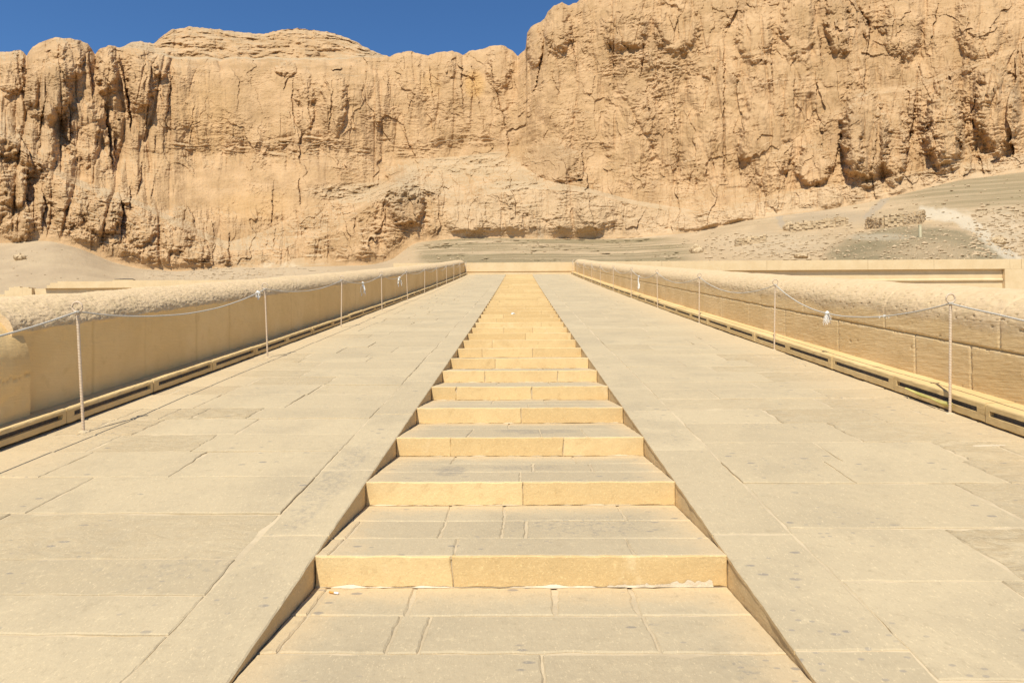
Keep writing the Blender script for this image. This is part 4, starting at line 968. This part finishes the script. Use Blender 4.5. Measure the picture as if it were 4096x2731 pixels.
# ---------------------------------------------------------------- slotted curbs
def build_curb(side):
    rg = random.Random(71 + side)
    h = 0.15 if side < 0 else 0.185
    u0, u1 = CURB, (4.17 if side < 0 else 4.24)
    root = empty('slotted_curb', (side * (u0 + u1) / 2, 1.0, zr(1.0)))
    tag(root, ('left' if side < 0 else 'right') + ' low stone curb with dark slots running along the foot of the ' + ('smooth shaded wall' if side < 0 else 'chiselled block wall'), 'curb', 'slotted curbs of the ramp')
    L = 1.42; y = 1.69 if side < 0 else 1.62
    while y < Y_TOP - 0.1:
        y1 = min(y + L, Y_TOP); a, b = y + 0.007, y1 - 0.007
        lo = 0.018; s0, s1 = h * 0.46, h * 0.46 + (0.042 if side < 0 else 0.046)
        dz = rg.uniform(-0.006, 0.006); du = rg.uniform(-0.006, 0.006)
        n = 28 if y < 16 else 6
        ys = np.linspace(a, b, n); e0, e1 = a + 0.10, b - 0.05
        inside = (ys > e0 - 1e-6) & (ys < e1 + 1e-6)
        ys = np.sort(np.concatenate([ys, [e0, e0 + 1e-4, e1 - 1e-4, e1]]))
        slot = (ys > e0 + 5e-5) & (ys < e1 - 5e-5)
        jit = lambda s: 0.0035 * fbm(ys * 6, ys * 0 + s, 81 + s, 4, 0.6)
        rows = []
        slope = 0.0
        bev = 0.016
        prof = [(u0 + 0.05, lo), (u0 + 0.004, lo), (u0, lo + 0.008), (u0, s0), (None, s0 + 0.001), (None, s1 - 0.001), (u0, s1), (u0 + 0.001, h - bev), (u0 + 0.006, h - bev * 0.35), (u0 + bev, h), (u0 + 0.10, h + 0.003), (u1, h + 0.004), (u1, lo - 0.1)]
        P = []
        for i, (u, w) in enumerate(prof):
            uu = np.where(slot, u0 + 0.045, u0) if u is None else np.full(len(ys), u)
            uu = uu + du + (jit(i % 4) if i not in (4, 5) else 0)
            ww = w + dz + (0.5 * jit(5 + i % 3) if i in (7, 8, 9, 10) else (jit(9) * 1.5 if i < 3 else 0))
            P.append(np.stack([side * uu, ys, zr(ys) + ww], -1))
        V = np.stack(P, 1)
        tone = np.zeros(V.shape); tone[..., 0] = 0; tone[..., 1] = 0.25 * (fbm(V[..., 1] * 2, V[..., 2] * 6, 91, 3) > 0.2)
        nr, nc = V.shape[:2]
        blk = link('curb_block', mesh_np('curb_block', V, grid_quads(nr, nc, flip=side > 0), attrs={'tone': tone}), root, [M_curb])
        mb = MB()                                            # block ends
        for r in (0, -1): mb.add([tuple(p) for p in V[r]], [tuple(range(nc))])
        mb.add([], [])
        me = blk.data
        bm = bmesh.new(); bm.from_mesh(me)
        lay = bm.verts.layers.float_color.get('tone')
        for r in (0, -1):
            vs = [bm.verts.new(p) for p in V[r]]; 
            for v in vs: v[lay] = (0, 0, 0, 1)
            bm.faces.new(vs)
        bm.to_mesh(me); bm.free()
        gm = MB(); g0, g1 = sorted((side * (u0 + 0.034), side * (u0 + 0.038)))
        zs = [zr(e0 + 0.005) + dz, zr(e1 - 0.005) + dz]
        gm.add([(g0, e0 + .005, zs[0] + s0), (g1, e0 + .005, zs[0] + s0), (g1, e1 - .005, zs[1] + s0), (g0, e1 - .005, zs[1] + s0),
                (g0, e0 + .005, zs[0] + s1), (g1, e0 + .005, zs[0] + s1), (g1, e1 - .005, zs[1] + s1), (g0, e1 - .005, zs[1] + s1)],
               [(0, 3, 2, 1), (4, 5, 6, 7), (0, 1, 5, 4), (1, 2, 6, 5), (2, 3, 7, 6), (3, 0, 4, 7)])
        g = gm.build('slot_grille', [M_dark]); g.parent = blk; g.matrix_parent_inverse = Matrix.Translation(-Vector(root.location))
        g.matrix_parent_inverse = blk.matrix_parent_inverse.inverted() @ Matrix.Identity(4) if False else g.matrix_parent_inverse
        y = y1
    # set grilles in world space
    bpy.context.view_layer.update()
    for blk in root.children:
        for g in blk.children: g.matrix_parent_inverse = blk.matrix_world.inverted()
build_curb(-1); build_curb(1)

# ---------------------------------------------------------------- terrace front at the head of the ramp
def zat(py, Y=52.0): return EYE + (815.0 - py) * Y / F
def xat(px, Y=52.0): return (px - 1193.0) / F * Y
def tone_box(mb, *a): mb.box(*a, 0, (0, 0, 0))
def build_terrace():
    root = empty('terrace_wall', (0, 52.2, 6.1)); tag(root, 'plain pale limestone parapet wall closing the head of the ramp', 'wall')
    mb = MB(); tone_box(mb, xat(903), xat(1330), 52.1, 52.8, zat(622.5), zat(602)); mb.build('parapet', [M_terr], root)
    mb = MB(); tone_box(mb, xat(1040), xat(1340), 52.16, 52.8, zat(640), zat(622.4)); mb.build('base_course', [M_terr], root)
    mb = MB(); tone_box(mb, xat(1060), xat(1325), 52.02, 52.155, zat(634), zat(625.5)); mb.build('ledge', [M_terr], root)
    r = empty('portico_front', (20, 52.2, 6.1)); tag(r, 'long pale portico front at right with a shadowed recess under its beam', 'portico')
    y0 = 51.9
    mb = MB()
    for i, (a, b) in enumerate(((1330.2, 1520), (1520.5, 1760), (1760.5, 1990), (1990.5, 2140), (2140.5, 2312), (2312.5, 2338), (2338.6, 3900))):
        tone_box(mb, xat(a), xat(b), y0 + 0.004 * (i % 3), y0 + 1.0, zat(624 + 0.0 * i), zat(601.5 + 0.2 * (i % 2)))
    mb.build('beam', [M_terr], r)
    mb = MB(); tone_box(mb, xat(1330), xat(2300), y0 + 0.26, y0 + 0.9, -0.8, zat(624.1)); mb.build('recessed_wall', [M_terr], r)
    mb = MB(); tone_box(mb, xat(2300.5), 90, y0 + 0.002, y0 + 1.0, -0.8, zat(624.2)); mb.build('pier', [M_terr], r)
    v, q = tube_np([(xat(1340), y0 + 0.25, zat(648.5)), (xat(1800), y0 + 0.25, zat(648.5)), (xat(2299), y0 + 0.25, zat(648.5))], 0.12, 14)
    link('roll_moulding', mesh_np('roll_moulding', v, q, smooth=True, attrs={'tone': np.zeros((len(v), 3))}), r, [M_terr])
    l = empty('ruined_portico', (-25, 52.2, 6.1)); tag(l, 'low ruined portico wall beyond the left balustrade with a broken stepped top', 'portico')
    mb = MB(); rg = random.Random(9)
    # beam with a stepped broken left end
    xs = [92, 100, 108, 125, 150, 252, 255, 300, 302, 420, 600, 800, 902]; tops = [0.55, 0.32, 0.14, 0.05, 0.03, 0.0, -0.04, -0.04, 0.0, 0.02, 0.0, 0.0]
    for i in range(len(xs) - 1):
        tone_box(mb, xat(xs[i]), xat(xs[i + 1]) + 0.001 * (i % 2), y0 + 0.003 * (i % 2), y0 + 0.9, zat(656), zat(639) - tops[i] + rg.uniform(-0.02, 0.02))
    mb.build('beam', [M_terr], l)
    mb = MB(); tone_box(mb, xat(66), xat(902), y0 + 0.25, y0 + 0.88, -0.8, zat(656.2)); mb.build('recessed_wall', [M_terr], l)
    mb = MB(); xs = [-1500, 2, 12, 24, 38, 44, 58, 65.5]; tp = [0.6, 0.3, 0.05, 0.0, 0.08, 0.04, 0.12]
    for i in range(len(xs) - 1): tone_box(mb, xat(xs[i]), xat(xs[i + 1]), y0 - 0.02 + 0.006 * (i % 2), y0 + 0.8, -0.8, zat(652) - tp[i])
    mb.build('broken_pier', [M_terr], l)
    # bent reinforcing bars on the ruined beam
    for k in range(1):
        b = empty('steel_bars', at(268, 642, 52)); tag(b, 'short dark steel bars lying along the top of the ruined portico', 'bars')
        for j, (pxa, pya, pxb, pyb) in enumerate(((254, 641.5, 304, 641), (256, 640.5, 300, 639.5), (254, 647, 257, 641))):
            p, q = at(pxa, pya, 52.1), at(pxb, pyb, 52.1)
            tube_obj('bar', [p, p.lerp(q, 0.5) + Vector((0, 0, 0.03)), q], 0.025, M_steel, b, 6)
build_terrace()

# ---------------------------------------------------------------- rope barrier
POST_H = 1.02
def build_post():
    root = empty('barrier_post')
    n = 360; z = np.linspace(-0.05, POST_H, n); s = 10
    th = np.linspace(0, 2 * np.pi, s, endpoint=False)
    rr = 0.0115 + 0.0018 * np.clip(np.sin(z[:, None] * 2 * np.pi / 0.024 + th[None, :]), 0, 1)
    V = np.stack([rr * np.cos(th), rr * np.sin(th), np.broadcast_to(z[:, None], rr.shape)], -1)
    r1 = link('rod', mesh_np('rod', V, grid_quads(n, s, wrap=True), smooth=True), root, [M_post])
    t = np.linspace(0, 2 * np.pi * 0.97, 30)
    pts = [(0.041 * math.sin(a), 0.004 * math.cos(a / 2), POST_H + 0.036 - 0.041 * math.cos(a)) for a in t]
    tube_obj('ring', pts, 0.0082, M_post, root, 8)
    mb = MB(); rg = random.Random(2); q = []
    for k_ in range(18): 
        a = k_ / 18 * 2 * math.pi; r_ = rg.uniform(0.035, 0.06); q.append((r_ * math.cos(a), r_ * math.sin(a)))
    vs = [(x, y, -0.02 + 0.12 * y) for x, y in q] + [(x * 0.8, y * 0.8, 0.006 + 0.139 * y * 0.8) for x, y in q] + [(x * 0.3, y * 0.3, 0.016) for x, y in q]
    mb.add(vs, [(i, (i + 1) % 18, 18 + (i + 1) % 18, 18 + i) for i in range(18)] + [(18 + i, 18 + (i + 1) % 18, 36 + (i + 1) % 18, 36 + i) for i in range(18)] + [tuple(range(36, 54))])
    o = mb.build('cement_footing', [M_mortar]); o.parent = root
    return root
ORD = ['first', 'second', 'third', 'fourth', 'fifth', 'sixth', 'seventh', 'eighth', 'ninth', 'tenth', 'eleventh', 'twelfth', 'thirteenth']
POSTS = {-1: [(1.42, -3.70), (5.74, -3.685), (10.1, -3.74), (14.4, -3.77), (18.7, -3.77), (23.0, -3.77), (27.2, -3.78), (31.4, -3.78), (35.5, -3.78), (39.4, -3.78), (43.7, -3.78), (48.8, -3.78)],
         1: [(1.95, 3.93), (6.29, 3.93), (10.65, 3.96), (14.95, 3.93), (19.4, 3.93), (24.0, 3.94), (28.6, 3.94), (33.0, 3.94), (37.2, 3.94), (41.7, 3.94), (46.2, 3.94), (50.5, 3.96)]}
proto = build_post()
RINGS = {}
first = True
for side in (-1, 1):
    RINGS[side] = []
    n_seen = 0
    for i, (y, x) in enumerate(POSTS[side]):
        if first: root = proto; first = False
        else:
            root = proto.copy(); COL.objects.link(root)
            for ch in proto.children:
                c = ch.copy(); COL.objects.link(c); c.parent = root
        root.location = (x, y, zr(y))
        lean = rad(1.0 + 0.8 * ((i * 7) % 3 - 1)); away = rad(0.8 * ((i * 5) % 3 - 1))
        if side < 0 and i == 1: lean, away = rad(3.0), rad(1.4)
        if side < 0 and i == 2: lean, away = rad(4.0), rad(0.8)
        if side < 0 and i == 5: lean, away = rad(1), rad(2.2)
        if side > 0 and i == 1: lean, away = rad(1), rad(-0.6)
        if side > 0 and i == 2: lean, away = rad(2), rad(-0.7)
        root.rotation_euler = (lean, -away, 0)
        sd = 'left' if side < 0 else 'right'
        if i == 0: lab = f'cream ribbed steel post at the very front of the {sd} rope line, outside the view'
        else: lab = f'cream steel post with ring on the {sd} side of the ramp, {ORD[i - 1]} from the front'
        tag(root, lab, 'barrier post', 'rope barrier posts along the ramp')
        R = root.rotation_euler.to_matrix(); RINGS[side].append(Vector(root.location) + R @ Vector((0, 0, POST_H - 0.008)))

def span(a, b, sag, low=0.5, n=60):
    t = np.linspace(0, 1, n); p = np.array(a)[None] * (1 - t[:, None]) + np.array(b)[None] * t[:, None]
    w = np.where(t < low, 1 - ((low - t) / low) ** 2, 1 - ((t - low) / (1 - low)) ** 2)
    p[:, 2] -= sag * w; return p
SAG = {-1: [0.16, 0.17, 0.12, 0.14, 0.18, 0.14, 0.16, 0.2, 0.15, 0.2, 0.25], 1: [0.12, 0.30, 0.22, 0.2, 0.22, 0.2, 0.25, 0.3, 0.3, 0.3, 0.3]}
ROPE = {}
for side in (-1, 1):
    pts = []; rs = RINGS[side]
    for i in range(len(rs) - 1):
        low = 0.5
        if side > 0 and i == 1: low = 0.56
        s = span(rs[i], rs[i + 1], SAG[side][i], low, 150 if i < 2 else 40)
        pts.append(s if i == 0 else s[1:])
    P = np.concatenate(pts)
    P[:, 0] += 0.004 * perlin(P[:, 1] * 2, P[:, 1] * 0, 5); P[:, 2] += 0.006 * perlin(P[:, 1] * 1.5, P[:, 1] * 0 + 3, 6)
    ROPE[side] = P
    root = empty('barrier_rope', tuple(P[len(P) // 3])); sd = 'left' if side < 0 else 'right'
    tag(root, f'pale twisted rope sagging from post to post along the {sd} side of the ramp', 'rope', 'ropes of the barrier')
    # finer points so the strands read close by
    near = P[:300]; tt = np.linspace(0, len(near) - 1, 1500); nearf = np.stack([np.interp(tt, np.arange(len(near)), near[:, k]) for k in range(3)], -1)
    tube_obj('rope_strand', np.concatenate([nearf, P[300:]]).tolist(), 0.0076, M_rope, root, 12, lobes=3, lobe_amp=0.25, twist=90)
    # loops where the rope is tied to the rings
    for i, r in enumerate(rs[1:6]):
        t = np.linspace(0, 4 * np.pi, 40)
        loop = [(r.x + 0.019 * math.cos(a), r.y + 0.019 * math.sin(a), r.z - 0.012 + 0.0016 * a) for a in t]
        tube_obj('tie', loop, 0.0055, M_rope, root, 6)

def rope_at(side, y):
    P = ROPE[side]; return Vector((np.interp(y, P[:, 1], P[:, 0]), y, np.interp(y, P[:, 1], P[:, 2])))
def rag(name, pos, label, cat, strands, length, width, seed, mat, spread=0.06, group=None, blob=0.03):
    rg = random.Random(seed); root = empty(name, tuple(pos)); tag(root, label, cat, group)
    bm = bmesh.new(); bmesh.ops.create_icosphere(bm, subdivisions=3, radius=blob)
    co = np.array([v.co[:] for v in bm.verts]); k = 1 + 0.35 * fbm(co[:, 0] * 60 + seed, co[:, 1] * 60 + co[:, 2] * 50, seed, 3)
    for v, s in zip(bm.verts, k): v.co = Vector(v.co) * s
    me = bpy.data.meshes.new('knot'); bm.to_mesh(me); bm.free(); o = link('knot', me, None, [mat]); o.parent = root
    mb = MB()
    for s in range(strands):
        L = length * rg.uniform(0.5, 1.0); n = 14; ax = rg.uniform(0, 6.28); dx, dy = math.cos(ax), math.sin(ax); w = width * rg.uniform(0.6, 1.2)
        vs = []
        for i in range(n):
            t = i / (n - 1)
            out = spread * (1 - (1 - t) ** 2) * rg.uniform(0.9, 1.1); z = -L * t + 0.3 * spread * math.sin(t * 3)
            wx, wy = -dy * w * 0.5, dx * w * 0.5; wob = 0.15 * w * math.sin(t * 9 + s)
            c = (dx * out + wob, dy * out - wob)
            tw = math.cos(t * 2.5 + s)
            vs += [(c[0] + wx * tw, c[1] + wy * tw, z), (c[0] - wx * tw, c[1] - wy * tw, z - 0.1 * w), ]
        fs = [(2 * i, 2 * i + 1, 2 * i + 3, 2 * i + 2) for i in range(n - 1)]
        mb.add(vs, fs)
    o = mb.build('tails', [mat]); o.parent = root
    sm = o.modifiers.new('thick', 'SOLIDIFY'); sm.thickness = 0.002
rag('frayed_rope_end', rope_at(1, 8.82), 'frayed white rope end knotted on the right rope between first and second posts', 'rope knot', 26, 0.16, 0.007, 5, M_rag, 0.05, blob=0.028)
rag('frayed_rope_end', rope_at(1, 7.42), 'small white rope splice on the right rope nearer its front post', 'rope knot', 10, 0.03, 0.006, 6, M_rag, 0.05, blob=0.016)
rag('white_rag', rope_at(-1, 9.75), 'small white rag knotted to the left rope just behind the second post', 'rag', 5, 0.10, 0.035, 8, M_rag, 0.035, 'white rags on the ropes')
rag('white_rag', rope_at(-1, 16.4), 'long white rag hanging from the left rope between third and fourth posts', 'rag', 5, 0.42, 0.05, 9, M_rag, 0.06, 'white rags on the ropes')
rag('white_rag', rope_at(-1, 21.6), 'white bunched rag on the left rope just before the fifth post', 'rag', 6, 0.30, 0.06, 12, M_rag, 0.07, 'white rags on the ropes')
rag('white_rag', rope_at(1, 22.4), 'long white rag hanging from the right rope before the fifth post', 'rag', 4, 0.62, 0.07, 10, M_rag, 0.03, 'white rags on the ropes')

# ---------------------------------------------------------------- litter
def litter():
    # yellowed plastic strip hanging out of the right curb
    y0, y1 = 6.28, 7.02; n = 26; vs = []; h = 0.185
    for i in range(n):
        t = i / (n - 1); y = y0 + (y1 - y0) * t
        u = CURB - 0.020 - 0.012 * math.sin(t * 7); w = 0.036 + 0.01 * math.sin(t * 11) - 0.016 * t
        z = zr(y) + 0.105 - 0.015 * math.sin(t * 3.1)
        vs += [(u, y, z), (u - 0.012, y, z - w * 0.5), (u + 0.004, y, z - w)]
    fs = []
    for i in range(n - 1): fs += [(3 * i, 3 * i + 1, 3 * i + 4, 3 * i + 3), (3 * i + 1, 3 * i + 2, 3 * i + 5, 3 * i + 4)]
    mb = MB(); mb.add(vs, fs); o = mb.build('plastic_strip', [M_yellow]); tag(o, 'yellowed plastic strip caught on the right curb slot by the nearest post', 'plastic strip')
    o.modifiers.new('thick', 'SOLIDIFY').thickness = 0.003
    # cigarette end at the foot of the first riser
    c = Vector((-0.905, 3.245, zr(Y_N1 - TREAD) + 0.008)); root = empty('cigarette_end', tuple(c)); tag(root, 'cigarette end with orange filter at the left foot of the lowest riser', 'cigarette end')
    d = Vector((0.92, -0.38, 0)).normalized()
    tube_obj('filter', [c, c + d * 0.014, c + d * 0.028], 0.0048, M_orange, root, 10)
    tube_obj('paper', [c + d * 0.0282, c + d * 0.04, c + d * 0.052], 0.0047, M_white, root, 10)
    # white stone sliver on the paving at right, white scrap high on the steps
    rg = random.Random(4)
    def sliver(name, x0, y0, x1, y1, w, label, cat, z=None):
        n = 16; top = []; bot = []
        for i in range(n):
            t = i / (n - 1); x = x0 + (x1 - x0) * t; y = y0 + (y1 - y0) * t; ww = w * (0.5 + 0.5 * math.sin(math.pi * min(1, t * 1.2 + 0.1))) * rg.uniform(0.7, 1.1)
            top.append((x, y + ww)); bot.append((x, y - ww))
        ring = bot + top[::-1]; m = len(ring)
        zz = (lambda y: zr(y)) if z is None else (lambda y: z)
        vs = [(x, y, zz(y) - 0.004) for x, y in ring] + [(x, y, zz(y) + 0.007) for x, y in ring]
        mb = MB(); mb.add(vs, [tuple(range(m, 2 * m))] + [(i, (i + 1) % m, m + (i + 1) % m, m + i) for i in range(m)])
        o = mb.build(name, [M_plaster]); tag(o, label, cat)
    sliver('white_stone_chip', 3.43, 5.22, 3.68, 5.235, 0.009, 'long white stone chip lying on the worn paving at right', 'stone chip')
    zk = zr(Y_N1 + 13 * TREAD); yk = Y_N1 + 13 * TREAD
    bm = bmesh.new(); bmesh.ops.create_icosphere(bm, subdivisions=3, radius=0.036)
    for v in bm.verts: v.co = Vector((v.co.x * 1.3, v.co.y * 0.9, v.co.z * 0.8)) * (1 + 0.3 * math.sin(v.co.x * 90 + v.co.z * 130))
    me = bpy.data.meshes.new('crumpled_paper'); bm.to_mesh(me); bm.free()
    o = link('crumpled_paper', me, None, [M_white]); o.location = (-0.16, yk + 0.1, zk + 0.026); tag(o, 'crumpled white paper lying on a step halfway up the stairs', 'paper')
litter()
